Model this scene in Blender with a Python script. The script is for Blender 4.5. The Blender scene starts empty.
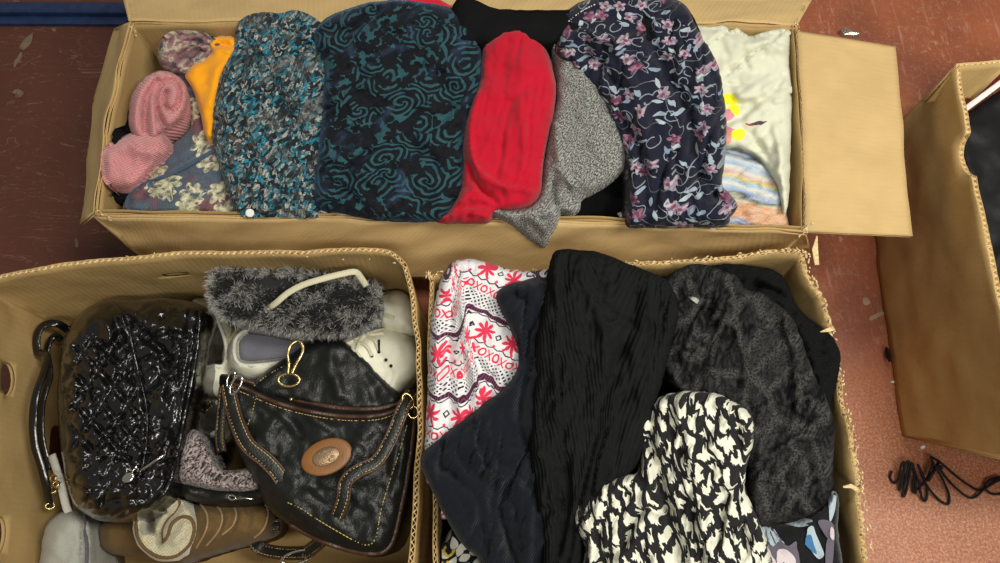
import bpy, math, random
import numpy as np
from mathutils import Vector
from mathutils.geometry import delaunay_2d_cdt
random.seed(7); np.random.seed(7)
SC = bpy.context.scene
COL = SC.collection
# ---------------------------------------------------------------- camera, light, exposure
PITCH, FOC, CAMH = math.radians(20.5), 700.0, 1.05
cam = bpy.data.objects.new('camera', bpy.data.cameras.new('camera'))
cam.location = (0, 0, CAMH); cam.rotation_euler = (PITCH, 0, 0)
cam.data.sensor_width = 36; cam.data.lens = FOC/1000*36; cam.data.clip_start = .02
COL.objects.link(cam); SC.camera = cam
SC.view_settings.view_transform = 'Standard'; SC.view_settings.look = 'None'
SC.view_settings.gamma = 1; SC.view_settings.exposure = 0.17
w = bpy.data.worlds.new('world'); SC.world = w; w.use_nodes = True
w.node_tree.nodes['Background'].inputs[0].default_value = (1.0, .95, .86, 1)
w.node_tree.nodes['Background'].inputs[1].default_value = .18
def lamp(name, loc, target, sx, sy, power, col):
    l = bpy.data.lights.new(name, 'AREA'); l.shape = 'RECTANGLE'; l.size = sx; l.size_y = sy
    l.energy = power; l.color = col
    o = bpy.data.objects.new(name, l); COL.objects.link(o); o.location = loc
    o.rotation_euler = (Vector(target)-Vector(loc)).to_track_quat('-Z', 'Y').to_euler()
    return o
lamp('ceiling_lamp', (.95, .15, 1.85), (.15, .15, .1), .30, .80, 25, (1, .97, .86))
lamp('ceiling_lamp', (.15, -.85, 2.2), (.1, .2, .1), 1.0, .30, 17, (1, .97, .86))
lamp('ceiling_lamp', (.25, 1.2, 2.2), (.1, .2, .1), .9, .12, 9, (1, .97, .9))

def at(px, py, z):
    """world point at height z on the line of sight of a photograph coordinate (survey of the photo)"""
    a = (281.5-py)/FOC; b = (px-500)/FOC
    cp, sp = math.cos(PITCH), math.sin(PITCH)
    dy = a*cp+sp; dz = a*sp-cp; t = (z-CAMH)/dz
    return np.stack([np.asarray(b*t, float)+0*t, np.asarray(dy*t, float), np.asarray(z, float)+0*t], -1)
def P(px, py, z): return Vector([float(q) for q in at(px, py, z)])

# ---------------------------------------------------------------- material helper
class K:
    def __init__(s, name):
        s.mat = bpy.data.materials.new(name); s.mat.use_nodes = True
        s.nt = s.mat.node_tree; s.b = s.nt.nodes['Principled BSDF']
    def n(s, t): return s.nt.nodes.new(t)
    def put(s, sock, v):
        if isinstance(v, bpy.types.NodeSocket): s.nt.links.new(v, sock)
        elif isinstance(v, (tuple, list)):
            v = tuple(v)
            if sock.type == 'RGBA' and len(v) == 3: v = v+(1,)
            if sock.type == 'VECTOR' and len(v) == 4: v = v[:3]
            sock.default_value = v
        else: sock.default_value = v
    def m(s, op, a, b=None, c=None):
        n = s.n('ShaderNodeMath'); n.operation = op; s.put(n.inputs[0], a)
        if b is not None: s.put(n.inputs[1], b)
        if c is not None: s.put(n.inputs[2], c)
        return n.outputs[0]
    def add(s, a, b): return s.m('ADD', a, b)
    def sub(s, a, b): return s.m('SUBTRACT', a, b)
    def mul(s, a, b): return s.m('MULTIPLY', a, b)
    def lt(s, a, b): return s.m('LESS_THAN', a, b)
    def gt(s, a, b): return s.m('GREATER_THAN', a, b)
    def ab(s, a): return s.m('ABSOLUTE', a)
    def fr(s, a): return s.m('FRACT', a)
    def mx(s, a, b): return s.m('MAXIMUM', a, b)
    def mn(s, a, b): return s.m('MINIMUM', a, b)
    def inr(s, v, lo, hi): return s.mul(s.gt(v, lo), s.lt(v, hi))
    def uv(s):
        n = s.n('ShaderNodeUVMap'); n.uv_map = 'UVMap'; return n.outputs[0]
    def obj(s): return s.n('ShaderNodeTexCoord').outputs['Object']
    def vm(s, op, a, b=None, sc=None):
        n = s.n('ShaderNodeVectorMath'); n.operation = op; s.put(n.inputs[0], a)
        if b is not None: s.put(n.inputs[1], b)
        if sc is not None: s.put(n.inputs['Scale'], sc)
        return n.outputs['Value'] if op in ('LENGTH', 'DOT_PRODUCT', 'DISTANCE') else n.outputs[0]
    def xyz(s, v):
        n = s.n('ShaderNodeSeparateXYZ'); s.put(n.inputs[0], v); return n.outputs[0], n.outputs[1], n.outputs[2]
    def vec(s, x, y, z=0.0):
        n = s.n('ShaderNodeCombineXYZ'); s.put(n.inputs[0], x); s.put(n.inputs[1], y); s.put(n.inputs[2], z); return n.outputs[0]
    def scale(s, v, k):
        return s.vm('MULTIPLY', v, k if isinstance(k, tuple) else (k, k, k))
    def noise(s, v, sc, det=2, dist=0.0, rough=.5, col=False):
        n = s.n('ShaderNodeTexNoise'); s.put(n.inputs['Vector'], v); n.inputs['Scale'].default_value = sc
        n.inputs['Detail'].default_value = det; n.inputs['Distortion'].default_value = dist; n.inputs['Roughness'].default_value = rough
        return n.outputs['Color' if col else 'Fac']
    def warp(s, v, sc, amt, det=2):
        c = s.noise(v, sc, det, col=True); return s.vm('ADD', v, s.scale(s.vm('SUBTRACT', c, (.5, .5, .5)), amt))
    def vor(s, v, sc, feat='F1', rnd=1.0, metric='EUCLIDEAN', dim='2D'):
        n = s.n('ShaderNodeTexVoronoi'); n.voronoi_dimensions = dim; n.feature = feat
        if feat != 'DISTANCE_TO_EDGE': n.distance = metric
        s.put(n.inputs['Vector'], v); n.inputs['Scale'].default_value = sc; n.inputs['Randomness'].default_value = rnd
        return n.outputs
    def wave(s, v, sc, dist=0, det=2, dsc=1, dirn='X', prof='SIN'):
        n = s.n('ShaderNodeTexWave'); s.put(n.inputs['Vector'], v); n.bands_direction = dirn; n.wave_profile = prof
        n.inputs['Scale'].default_value = sc; n.inputs['Distortion'].default_value = dist
        n.inputs['Detail'].default_value = det; n.inputs['Detail Scale'].default_value = dsc
        return n.outputs['Fac']
    def ramp(s, f, stops, interp='LINEAR'):
        n = s.n('ShaderNodeValToRGB'); s.put(n.inputs[0], f); r = n.color_ramp; r.interpolation = interp
        while len(r.elements) < len(stops): r.elements.new(.5)
        for e, (p, c) in zip(r.elements, stops):
            e.position = p; e.color = (tuple(c)+(1,))[:4] if isinstance(c, (tuple, list)) else (c, c, c, 1)
        return n.outputs[0]
    def mr(s, v, a, b, c=0.0, d=1.0):
        n = s.n('ShaderNodeMapRange'); s.put(n.inputs[0], v)
        for i, q in enumerate((a, b, c, d)): s.put(n.inputs[i+1], q)
        return n.outputs[0]
    def mix(s, f, a, b):
        n = s.n('ShaderNodeMix'); n.data_type = 'RGBA'; s.put(n.inputs[0], f); s.put(n.inputs[6], a); s.put(n.inputs[7], b); return n.outputs[2]
    def bump(s, h, st=.5, d=.001, prev=None):
        n = s.n('ShaderNodeBump'); s.put(n.inputs['Height'], h); n.inputs['Strength'].default_value = st; n.inputs['Distance'].default_value = d
        if prev is not None: s.put(n.inputs['Normal'], prev)
        return n.outputs[0]
    def fin(s, col, rough=.9, bump=None, sheen=0., spec=.3, metal=0., coat=0., sheen_tint=(1, 1, 1)):
        b = s.b; s.put(b.inputs['Base Color'], col); s.put(b.inputs['Roughness'], rough)
        b.inputs['Specular IOR Level'].default_value = spec; b.inputs['Metallic'].default_value = metal
        b.inputs['Sheen Weight'].default_value = sheen; s.put(b.inputs['Sheen Tint'], sheen_tint); b.inputs['Sheen Roughness'].default_value = .45
        b.inputs['Coat Weight'].default_value = coat; b.inputs['Coat Roughness'].default_value = .08
        if bump is not None: s.put(b.inputs['Normal'], bump)
        return s.mat
def rotv(k, v, a):
    n = k.n('ShaderNodeVectorRotate'); n.rotation_type = 'Z_AXIS'; k.put(n.inputs['Vector'], v); n.inputs['Angle'].default_value = a
    return n.outputs[0]
def weave(k, v, sc=900, st=.25, prev=None, d=.0006):
    x, y, _ = k.xyz(k.scale(v, sc)); h = k.mul(k.m('SINE', x), k.m('SINE', y)); return k.bump(h, st, d, prev)
def plain(name, col, rough=.9, spec=.3, metal=0., sheen=0., coat=0., var=.15, nsc=60, bst=.2, bsc=500):
    k = K(name); v = k.obj(); n = k.noise(v, nsc, 3)
    c = k.mix(k.mr(n, .3, .7), tuple(x*(1-var) for x in col), tuple(min(1, x*(1+var)) for x in col))
    return k.fin(c, rough, k.bump(k.noise(v, bsc, 2), bst, .001), sheen, spec, metal, coat)
def fabric(name, col, rib=0, ribang=0, ribst=.6, var=.2, sheen=.2, nsc=900, rough=.95, spec=.15, fuzz=.3, dist=0.):
    k = K(name); v = k.uv(); n = k.noise(v, nsc, 2); n2 = k.noise(v, 25, 3)
    c = k.mix(k.mr(n, .3, .7), tuple(x*(1-var) for x in col), tuple(min(1, x*(1+var)) for x in col))
    c = k.mix(k.mul(k.mr(n2, .3, .8), .3), c, tuple(x*.6 for x in col))
    b = weave(k, v, 1500, fuzz)
    if rib:
        r = k.wave(rotv(k, v, ribang), rib, dist, 1, 2); b = k.bump(r, ribst, .0025, b)
        c = k.mix(k.mul(k.sub(1.0, r), .25), c, tuple(x*.45 for x in col))
    return k.fin(c, rough, b, sheen, spec)

# ---- cardboard
def cardboard(name, col, flute=(0, 0, 1), st=.25):
    k = K(name); v = k.uv(); x, y, _ = k.xyz(v)
    n = k.noise(v, 14, 5, .3); n2 = k.noise(k.scale(v, (1, .12, 1)), 260, 2)
    c = k.mix(k.mr(n, .3, .75), tuple(q*.9 for q in col), tuple(q*1.06 for q in col))
    c = k.mix(k.mul(k.mr(n2, .45, .75), .16), c, tuple(q*.72 for q in col))
    st_ = k.noise(v, 5, 4, 1.0); c = k.mix(k.mul(k.mr(st_, .58, .72), .25), c, tuple(q*.7 for q in col))
    h = k.m('SINE', k.mul(x, 2*math.pi/.0075))
    b = k.bump(h, st*.5, .0006, k.bump(k.noise(v, 30, 4), .35, .004))
    return k.fin(c, .82, b, 0, .2)
M = {}
M['card'] = cardboard('cardboard', (.48, .325, .138))
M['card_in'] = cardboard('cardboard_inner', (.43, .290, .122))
M['card_light'] = cardboard('cardboard_pale', (.56, .39, .18))
M['flute'] = plain('cardboard_edge', (.66, .50, .27), .9, .1, var=.25, nsc=300)
# ---- floor
k = K('painted_floor'); v = k.obj(); 
n = k.noise(v, 5, 6, .4, .6); n2 = k.noise(v, 90, 4, 0, .7); n3 = k.noise(k.scale(v, (1, .12, 1)), 120, 3)
c = k.mix(k.mr(n, .35, .65), (.24, .066, .030), (.36, .104, .044))
c = k.mix(k.mul(k.mr(n2, .56, .68), .7), c, (.40, .19, .10))
c = k.mix(k.mul(k.mr(n3, .60, .68), .5), c, (.46, .25, .19))
sc1 = k.noise(k.warp(k.scale(v, (3, .6, 1)), 4, .3), 9, 4, 2.5)
c = k.mix(k.mul(k.lt(k.ab(k.sub(sc1, .5)), .004), .4), c, (.5, .32, .25))
sp = k.noise(v, 26, 3, .8); c = k.mix(k.mul(k.mr(sp, .70, .74), .6), c, (.43, .30, .20))
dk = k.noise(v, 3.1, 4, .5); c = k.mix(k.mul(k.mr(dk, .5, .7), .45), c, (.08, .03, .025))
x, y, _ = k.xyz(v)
c = k.mix(k.mr(k.add(x, k.mul(k.sub(n, .5), .3)), -.25, -.5), c, k.mix(n, (.060, .019, .012), (.125, .038, .022)))  # darker to the left: shade and light falloff put into the floor colour
# paler gritty patch by the cable, brighter light there put into the floor colour
sc2 = k.noise(k.warp(k.scale(v, (.5, 2, 1)), 5, .3), 11, 4, 2.); c = k.mix(k.mul(k.lt(k.ab(k.sub(sc2, .5)), .0035), .3), c, (.35, .22, .15)); c = k.mix(k.mul(k.mr(n2, .62, .70), .35), c, (.25, .14, .09))
wr = k.mul(k.mr(y, -.0, -.14), k.mr(x, .42, .52)); grit = k.noise(v, 300, 4, 0, .7)
c = k.mix(k.mul(wr, .6), c, k.mix(k.mr(grit, .45, .62), (.30, .11, .06), (.62, .33, .19)))
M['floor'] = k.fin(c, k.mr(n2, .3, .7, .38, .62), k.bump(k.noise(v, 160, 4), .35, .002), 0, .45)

# ---- fabrics
M['pink'] = fabric('pink_rib_knit', (.70, .29, .30), 85, 0, .6, var=.12, sheen=.2)
M['orange'] = fabric('orange_jersey', (.95, .38, .012), var=.08)
M['red'] = fabric('red_rib_knit', (.52, .008, .028), 110, 0, .15, var=.1, sheen=.15)
M['redsheet'] = fabric('faded_red_sheet', (.22, .025, .022), var=.2)
M['redplain'] = fabric('red_cloth', (.60, .012, .03), var=.1)
M['black'] = fabric('black_cloth', (.008, .008, .009), var=.3, sheen=.0, spec=.06)
M['blackknit'] = fabric('black_cable_knit', (.011, .012, .012), 62, 0, .45, var=.35, sheen=.0, spec=.06, fuzz=.15)
M['blackrib'] = fabric('black_rib_knit', (.008, .009, .009), 120, 1.2, .4, var=.3, sheen=.0, spec=.06, fuzz=.15)
M['white_trim'] = fabric('white_trim', (.8, .78, .76), var=.05)
M['cord'] = fabric('dark_corduroy', (.010, .012, .018), 150, .2, .4, var=.5, sheen=.12, spec=.06, fuzz=.1, dist=1.)
# teal speckled
k = K('teal_speckled_crinkle'); v = k.uv(); vw = k.warp(v, 120, .008)
o = k.vor(k.scale(vw, (1, .7, 1)), 270, metric='CHEBYCHEV'); r, g, b_ = k.xyz(o['Color'])
pat = k.ramp(r, [(0, (.006, .012, .018)), (.22, (.02, .10, .14)), (.38, (.03, .24, .34)), (.54, (.22, .28, .28)), (.68, (.40, .41, .37)), (.82, (.015, .02, .025)), (.94, (.10, .07, .06))], 'CONSTANT')
o2 = k.vor(v, 650, metric='CHEBYCHEV'); r2, _, _ = k.xyz(o2['Color'])
pat = k.mix(k.mul(k.gt(r2, .68), .75), pat, (.01, .016, .022))
big = k.noise(v, 22, 3, .6); pat = k.mix(k.mul(k.mr(big, .56, .64), .5), pat, k.mix(k.mr(r2, .2, .8), (.01, .012, .014), (.22, .21, .20)))
crk = k.wave(rotv(k, v, .2), 75, 3, 2, 3)
M['teal'] = k.fin(k.mix(k.mul(k.sub(1, crk), .2), pat, (.01, .015, .02)), .85, k.bump(crk, .5, .0025), .1, .25)
def cell(k, v, sc, off, rnd=1.):
    vs = k.vm('ADD', k.scale(v, sc), (off, off*.7, 0)); o = k.vor(vs, 1, rnd=rnd); d = k.vm('SUBTRACT', vs, o['Position'])
    x, y, _ = k.xyz(d); r, g, b = k.xyz(o['Color']); return x, y, r, g, b, k.vm('LENGTH', k.vec(x, y)), o['Distance']
# devore velvet
k = K('teal_black_velvet'); v = k.uv()
vw = k.warp(k.warp(v, 16, .03), 60, .006)
c9 = cell(k, vw, 21, 3.); an = k.m('ARCTAN2', c9[1], c9[0])
lines = k.m('SINE', k.add(k.mul(c9[5], 34.0), k.add(k.mul(an, k.m('ROUND', k.mul(k.sub(c9[2], .5), 6.))), k.mul(c9[3], 6.))))
c8 = cell(k, k.warp(v, 30, .012), 66, 8.); pet = k.lt(c8[5], k.mul(.62, k.add(.6, k.mul(.4, k.ab(k.m('COSINE', k.mul(k.m('ARCTAN2', c8[1], c8[0]), 2.)))))))
f2 = k.noise(v, 15, 1); zone = k.gt(f2, .46)
mask = k.mx(k.mul(zone, k.gt(lines, .30)), k.mul(k.sub(1, zone), k.sub(1, pet)))
mask = k.mul(mask, k.gt(k.noise(v, 34, 1), .43))
cr = k.mr(k.noise(k.warp(v, 14, .05), 20, 3), .60, .70)
col = k.mix(mask, (.0035, .004, .006), (.020, .074, .088)); col = k.mix(k.mul(cr, .30), col, (.05, .09, .19))
M['velvet'] = k.fin(col, .8, k.bump(k.sub(1, mask), .5, .0015, k.bump(k.noise(v, 200, 3), .4, .002)), .25, .2, sheen_tint=(.25, .4, .7))
# grey melange
k = K('grey_melange_knit'); v = k.uv(); x, y, _ = k.xyz(rotv(k, v, .5))
n = k.noise(k.scale(rotv(k, v, .5), (1, .55, 1)), 620, 2, .4, .6); rib = k.wave(rotv(k, v, .5), 120, 1.2, 1, 2)
c = k.ramp(n, [(.36, (.03, .03, .032)), (.5, (.20, .20, .19)), (.60, (.52, .52, .49))])
c = k.mix(k.mul(k.sub(1, rib), .3), c, (.05, .05, .05))
M['melange'] = k.fin(c, .95, k.bump(rib, .6, .0025), .2, .1)
# floral machinery
def flower(k, c5, R, petals=5, lo=.5):
    x, y, r, g, b, L, _ = c5; a = k.add(k.m('ARCTAN2', y, x), k.mul(r, 6.28))
    return k.lt(L, k.mul(R, k.add(lo, k.mul(1-lo, k.ab(k.m('COSINE', k.mul(a, petals/2))))))), k.lt(L, R*.26)
def leaf(k, c5, A, B):
    x, y, r, g, b, L, _ = c5; a = k.mul(g, 6.28); cs, sn = k.m('COSINE', a), k.m('SINE', a)
    X = k.add(k.mul(x, cs), k.mul(y, sn)); Y = k.sub(k.mul(y, cs), k.mul(x, sn))
    q = k.add(k.m('POWER', k.m('DIVIDE', k.ab(X), A), 1.4), k.m('POWER', k.m('DIVIDE', k.ab(Y), B), 1.4)); return k.lt(q, 1.0)
def curl(k, c5, R, wd):
    x, y, r, g, b, L, _ = c5; a = k.m('ARCTAN2', y, x); ph = k.fr(k.add(k.m('DIVIDE', a, 6.283), k.add(b, .5)))
    rr = k.mul(R, k.add(.35, k.mul(ph, .65))); return k.mul(k.lt(k.ab(k.sub(L, rr)), wd), k.gt(ph, .08))
k = K('navy_floral_print'); v = k.warp(k.uv(), 25, .01)
col = k.mix(k.noise(k.uv(), 60, 3), (.005, .006, .017), (.011, .013, .030))
c3 = cell(k, v, 36, 5.); cu = k.mul(curl(k, c3, .40, .026), k.gt(c3[2], .35)); col = k.mix(cu, col, (.24, .27, .30))
st = k.lt(k.ab(k.sub(k.noise(v, 17, 1, 1.), .5)), .0045); col = k.mix(k.mul(st, .8), col, (.26, .30, .33))
c2 = cell(k, v, 46, 2.); lf = k.mul(leaf(k, c2, .40, .15), k.gt(c2[2], .30)); col = k.mix(lf, col, k.mix(c2[4], (.16, .23, .33), (.42, .48, .52)))
c1 = cell(k, v, 33, 9.); fl, ct = flower(k, c1, .33); on = k.gt(c1[4], .28)
pc = k.mix(k.mr(k.noise(v, 180, 2), .35, .65), (.13, .08, .15), (.46, .38, .43)); pc = k.mix(k.gt(c1[3], .6), pc, k.mix(k.mr(k.noise(v, 160, 2), .4, .6), (.07, .02, .05), (.30, .15, .22)))
col = k.mix(k.mul(fl, on), col, pc); col = k.mix(k.mul(ct, on), col, (.20, .04, .09))
M['floral'] = k.fin(col, .85, weave(k, k.uv(), 1400, .3), .1, .2)
# slate fabric with cream and mauve blossoms
k = K('slate_blossom_print'); v = k.warp(k.uv(), 40, .012)
col = k.mix(k.noise(k.uv(), 300, 2), (.05, .07, .10), (.11, .14, .18))
mv = k.mr(k.noise(v, 22, 2), .50, .60); col = k.mix(mv, col, (.17, .08, .10))
c1 = cell(k, v, 26, 3.); fl, ct = flower(k, c1, .50, 7, .6); col = k.mix(k.mul(k.mul(fl, k.gt(c1[4], .25)), k.mr(k.noise(v, 90, 3), .36, .46)), col, k.mix(k.mr(k.noise(v, 130, 3), .35, .6), (.17, .15, .10), (.62, .60, .42)))
M['blossom'] = k.fin(col, .9, weave(k, k.uv(), 1300, .4), .1, .2)
M['slate'] = fabric('slate_hem', (.06, .09, .14), var=.3)
k = K('mauve_roll_print'); v = k.uv(); n = k.noise(k.warp(v, 60, .02), 60, 3)
M['mauve'] = k.fin(k.ramp(n, [(.36, (.04, .045, .06)), (.44, (.20, .10, .12)), (.52, (.30, .17, .17)), (.58, (.50, .46, .34)), (.64, (.12, .14, .15))]), .9, weave(k, v, 1300, .4), .1, .2)
# cream top with paint-like blossoms
k = K('cream_painted_jersey'); v = k.uv(); x, y, _ = k.xyz(v); col = k.mix(k.noise(v, 30, 3), (.58, .59, .45), (.66, .66, .54))
def spot(cx, cy, a, b, cc, col, ang=0.):
    vv = rotv(k, k.vm('SUBTRACT', k.warp(v, 90, .006), (cx, cy, 0)), ang); X, Y, _ = k.xyz(vv)
    q = k.add(k.m('POWER', k.m('DIVIDE', k.ab(X), a), 2.), k.m('POWER', k.m('DIVIDE', k.ab(Y), b), 2.)); return k.mix(k.lt(q, 1.), col, cc)
CREAM = (k, spot, col, v)
M['stripes'] = None
k = K('watercolour_stripes'); v = k.uv(); vv = k.warp(rotv(k, v, .28), 20, .012); x, y, _ = k.xyz(vv); t = k.fr(k.m('DIVIDE', y, .105))
col = k.ramp(t, [(0, (.60, .58, .42)), (.09, (.10, .10, .10)), (.12, (.22, .33, .55)), (.2, (.62, .62, .55)), (.26, (.30, .42, .62)), (.33, (.62, .52, .10)), (.37, (.58, .34, .34)), (.42, (.62, .60, .50)), (.48, (.32, .42, .6)), (.58, (.48, .55, .62)), (.64, (.08, .08, .09)), (.67, (.18, .30, .55)), (.76, (.55, .26, .12)), (.97, (.60, .32, .17))])
M['stripes'] = k.fin(k.mix(k.mul(k.mr(k.noise(k.scale(vv, (.2, 1, 1)), 300, 2), .4, .6), .35), col, (.65, .64, .58)), .95, weave(k, v, 1200, .4), .1, .1)
# fair isle
k = K('red_white_fair_isle'); v = k.warp(k.uv(), 35, .0015); x, y, _ = k.xyz(v); t = k.fr(k.m('DIVIDE', y, .072)); col = (.70, .69, .71)
RED = (.68, .035, .09); BK = (.02, .015, .03)
def lx(p, off=0.): return k.sub(k.fr(k.add(k.m('DIVIDE', x, p), off)), .5)
col = k.mix(k.mul(k.inr(t, 0, .075), 1.), col, k.mix(k.gt(k.m('SINE', k.mul(x, 2200)), .2), (.05, .008, .03), (.15, .05, .10)))
gx = k.m('DIVIDE', x, .0062); gy = k.m('DIVIDE', y, .0062)
ga = k.sub(k.fr(k.add(gx, gy)), .5); gb = k.sub(k.fr(k.sub(gx, gy)), .5)
col = k.mix(k.mul(k.inr(t, .10, .32), k.lt(k.mx(k.ab(ga), k.ab(gb)), .26)), col, BK)
yl = k.m('DIVIDE', k.sub(t, .42), .15)
O = k.lt(k.ab(k.sub(k.m('SQRT', k.add(k.m('POWER', k.mul(lx(.018), 4.), 2.), k.m('POWER', k.mul(yl, 1.9), 2.))), .78)), .22)
XX = k.mul(k.lt(k.ab(k.sub(k.ab(k.mul(lx(.018, .5), 4.)), k.ab(k.mul(yl, 1.7)))), .22), k.lt(k.ab(lx(.018, .5)), .22))
col = k.mix(k.mul(k.inr(t, .345, .495), k.mn(k.add(O, XX), 1.)), col, RED)
zz = k.ab(lx(.012)); z1 = k.lt(k.ab(k.sub(k.sub(t, .535), k.mul(zz, .09))), .011); col = k.mix(z1, col, BK)
z2 = k.lt(k.ab(k.sub(k.sub(t, .955), k.mul(zz, .07))), .010); col = k.mix(z2, col, BK)
dm = k.lt(k.add(k.ab(k.mul(lx(.012, .5), 1.5)), k.ab(k.mul(k.sub(t, .60), 7.))), .25); col = k.mix(dm, col, RED)
sx = k.mul(lx(.036), .036); sy = k.mul(k.sub(t, .765), .072); L = k.m('SQRT', k.add(k.mul(sx, sx), k.mul(sy, sy))); a = k.m('ARCTAN2', sy, sx)
star = k.lt(L, k.mul(.0125, k.add(.30, k.mul(.70, k.ab(k.m('SINE', k.mul(a, 4.)))))) ); col = k.mix(k.mul(star, k.inr(t, .56, .94)), col, RED)
sx2 = k.ab(k.mul(lx(.036, .5), .036)); q = k.add(sx2, k.ab(sy)); col = k.mix(k.mul(k.inr(q, .0022, .0042), k.inr(t, .6, .93)), col, BK)
M['fair'] = k.fin(col, .9, weave(k, k.uv(), 1300, .3), .1, .2)
# black and cream ikat
k = K('black_cream_brush_print'); v = k.uv(); vs = k.scale(v, (1, .62, 1)); vw = k.vm('ADD', vs, k.scale(k.vm('SUBTRACT', k.noise(k.scale(v, (1, .16, 1)), 380, 1, col=True), (.5, .5, .5)), (.0012, .015, 0)))
vw = k.warp(vw, 30, .008); o = k.vor(vw, 76, 'DISTANCE_TO_EDGE'); o3 = k.vor(vw, 76); r, g, b_ = k.xyz(o3['Color'])
msk = k.gt(o['Distance'], k.add(.105, k.mul(r, .15)))
M['ikat'] = k.fin(k.mix(msk, (.010, .010, .012), (.70, .69, .58)), .8, weave(k, v, 1400, .25), .05, .25)
# charcoal snake lace
k = K('charcoal_snake_print'); v = k.uv(); vw = k.warp(k.scale(v, (1.35, .8, 1)), 22, .02); o = k.vor(vw, 26, 'DISTANCE_TO_EDGE')
fine = k.noise(v, 420, 2, 0, .7); fine2 = k.noise(k.scale(v, (1, .35, 1)), 250, 2)
edge = k.sub(1., k.mr(o['Distance'], .06, .20)); grey = k.mix(k.mr(fine, .42, .56), (.012, .012, .012), (.062, .062, .060))
core = k.mix(k.mr(fine2, .45, .62), (.006, .006, .007), (.024, .024, .025))
area = k.mr(k.noise(v, 12, 1), .42, .58)
M['snake'] = k.fin(k.mix(k.mx(edge, k.mul(area, .45)), core, grey), .95, k.bump(fine, .3, .0015), .0, .05)
# yellow / white leaf print on navy
k = K('navy_leaf_print'); v = k.uv(); col = (.008, .010, .018)
c1 = cell(k, v, 75, 1.); col = k.mix(leaf(k, c1, .62, .33), col, (.62, .62, .56)); c2 = cell(k, v, 42, 6.); col = k.mix(k.mul(curl(k, c2, .36, .06), k.gt(c2[2], .4)), col, (.55, .43, .04))
M['leafprint'] = k.fin(col, .9, weave(k, v, 1300, .3), .1, .2)
# leathers
def leather(name, col, rough=.35, gsc=420, gst=.35, coat=0., spec=.5, crease=.3):
    k = K(name); v = k.obj(); o = k.vor(v, gsc, dim='3D'); n = k.noise(v, 30, 4)
    c = k.mix(k.mr(n, .35, .7), tuple(q*.9 for q in col), tuple(q*1.1 for q in col))
    b = k.bump(o['Distance'], gst, .0012, k.bump(k.noise(v, 45, 4, .6), crease, .006))
    return k.fin(c, k.mr(n, .3, .7, rough*.93, rough*1.08), b, 0, spec, 0, coat)
M['patent'] = leather('black_patent_leather', (.005, .005, .0055), .19, 300, .03, .35, .5, .2)
M['leather'] = leather('black_pebbled_leather', (.009, .010, .0095), .42, 420, .35, spec=.4, crease=.12)
M['brown'] = leather('brown_leather_trim', (.055, .024, .013), .4)
M['tan'] = leather('tan_leather', (.20, .080, .018), .45, 500, .2, crease=.05)
M['maroon'] = leather('maroon_leather', (.10, .012, .012), .5)
M['suede'] = fabric('tan_suede', (.14, .085, .034), var=.3, sheen=.1)
M['seam'] = fabric('pale_suede_seam', (.34, .22, .11), var=.2)
M['shearling'] = fabric('cream_shearling', (.55, .50, .34), var=.2, nsc=400, sheen=.5, fuzz=.8)
M['shadelining'] = fabric('lining_shade', (.17, .16, .18), var=.3)
M['stitch'] = plain('cream_thread', (.50, .37, .15), .7)
M['gold'] = plain('antique_brass', (.72, .55, .24), .25, .5, 1., var=.1, bst=.02)
M['chrome'] = plain('chrome', (.7, .68, .64), .15, .5, 1., var=.05, bst=.02)
M['whiteshoe'] = leather('white_shoe_leather', (.76, .74, .60), .5, 600, .12, crease=.15)
M['whitecanvas'] = fabric('white_canvas', (.72, .71, .64), var=.08)
M['rubber'] = plain('cream_rubber', (.66, .61, .38), .6, .3, var=.1)
M['lace'] = fabric('cream_lace', (.62, .58, .42), var=.15)
M['insole'] = fabric('grey_insole', (.20, .20, .24), var=.2)
M['paleins'] = fabric('pale_lining', (.38, .38, .34), var=.2)
M['plastic'] = plain('black_plastic', (.006, .006, .007), .6, .25, var=.1)
M['blue'] = plain('blue_painted_steel', (.012, .028, .085), .4, .5, var=.25)
M['debris'] = plain('dry_debris', (.17, .12, .08), .9)
M['paint_spot'] = plain('dried_paint', (.33, .22, .15), .9)
M['silver'] = plain('crumpled_foil', (.5, .48, .42), .3, .5, .9, bst=.8)
k = K('tweed_boucle'); v = k.uv(); n = k.noise(k.warp(v, 150, .006), 330, 2, .5, .6)
M['tweed'] = k.fin(k.ramp(n, [(.40, (.03, .018, .022)), (.48, (.17, .12, .13)), (.55, (.42, .36, .34))]), .95, k.bump(n, 1., .004), .2, .1)
k = K('fur_hair'); a = k.n('ShaderNodeVertexColor'); a.layer_name = 'Col'; M['fur'] = k.fin(a.outputs[0], .6, None, .1, .3)
M['furbase'] = fabric('dark_fur_hide', (.03, .03, .032), var=.3)
M['batgrey'] = fabric('print_grey', (.12, .11, .14), var=.1); M['batwing'] = fabric('print_pale_blue', (.38, .46, .52), var=.15)
M['batpink'] = fabric('print_pale_pink', (.60, .52, .56), var=.08); M['batblue'] = fabric('print_blue', (.05, .16, .33), var=.2)
M['printnavy'] = fabric('print_black', (.010, .010, .012), var=.1)
M['yellowp'] = fabric('print_yellow', (.75, .62, .02), var=.1)

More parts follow.
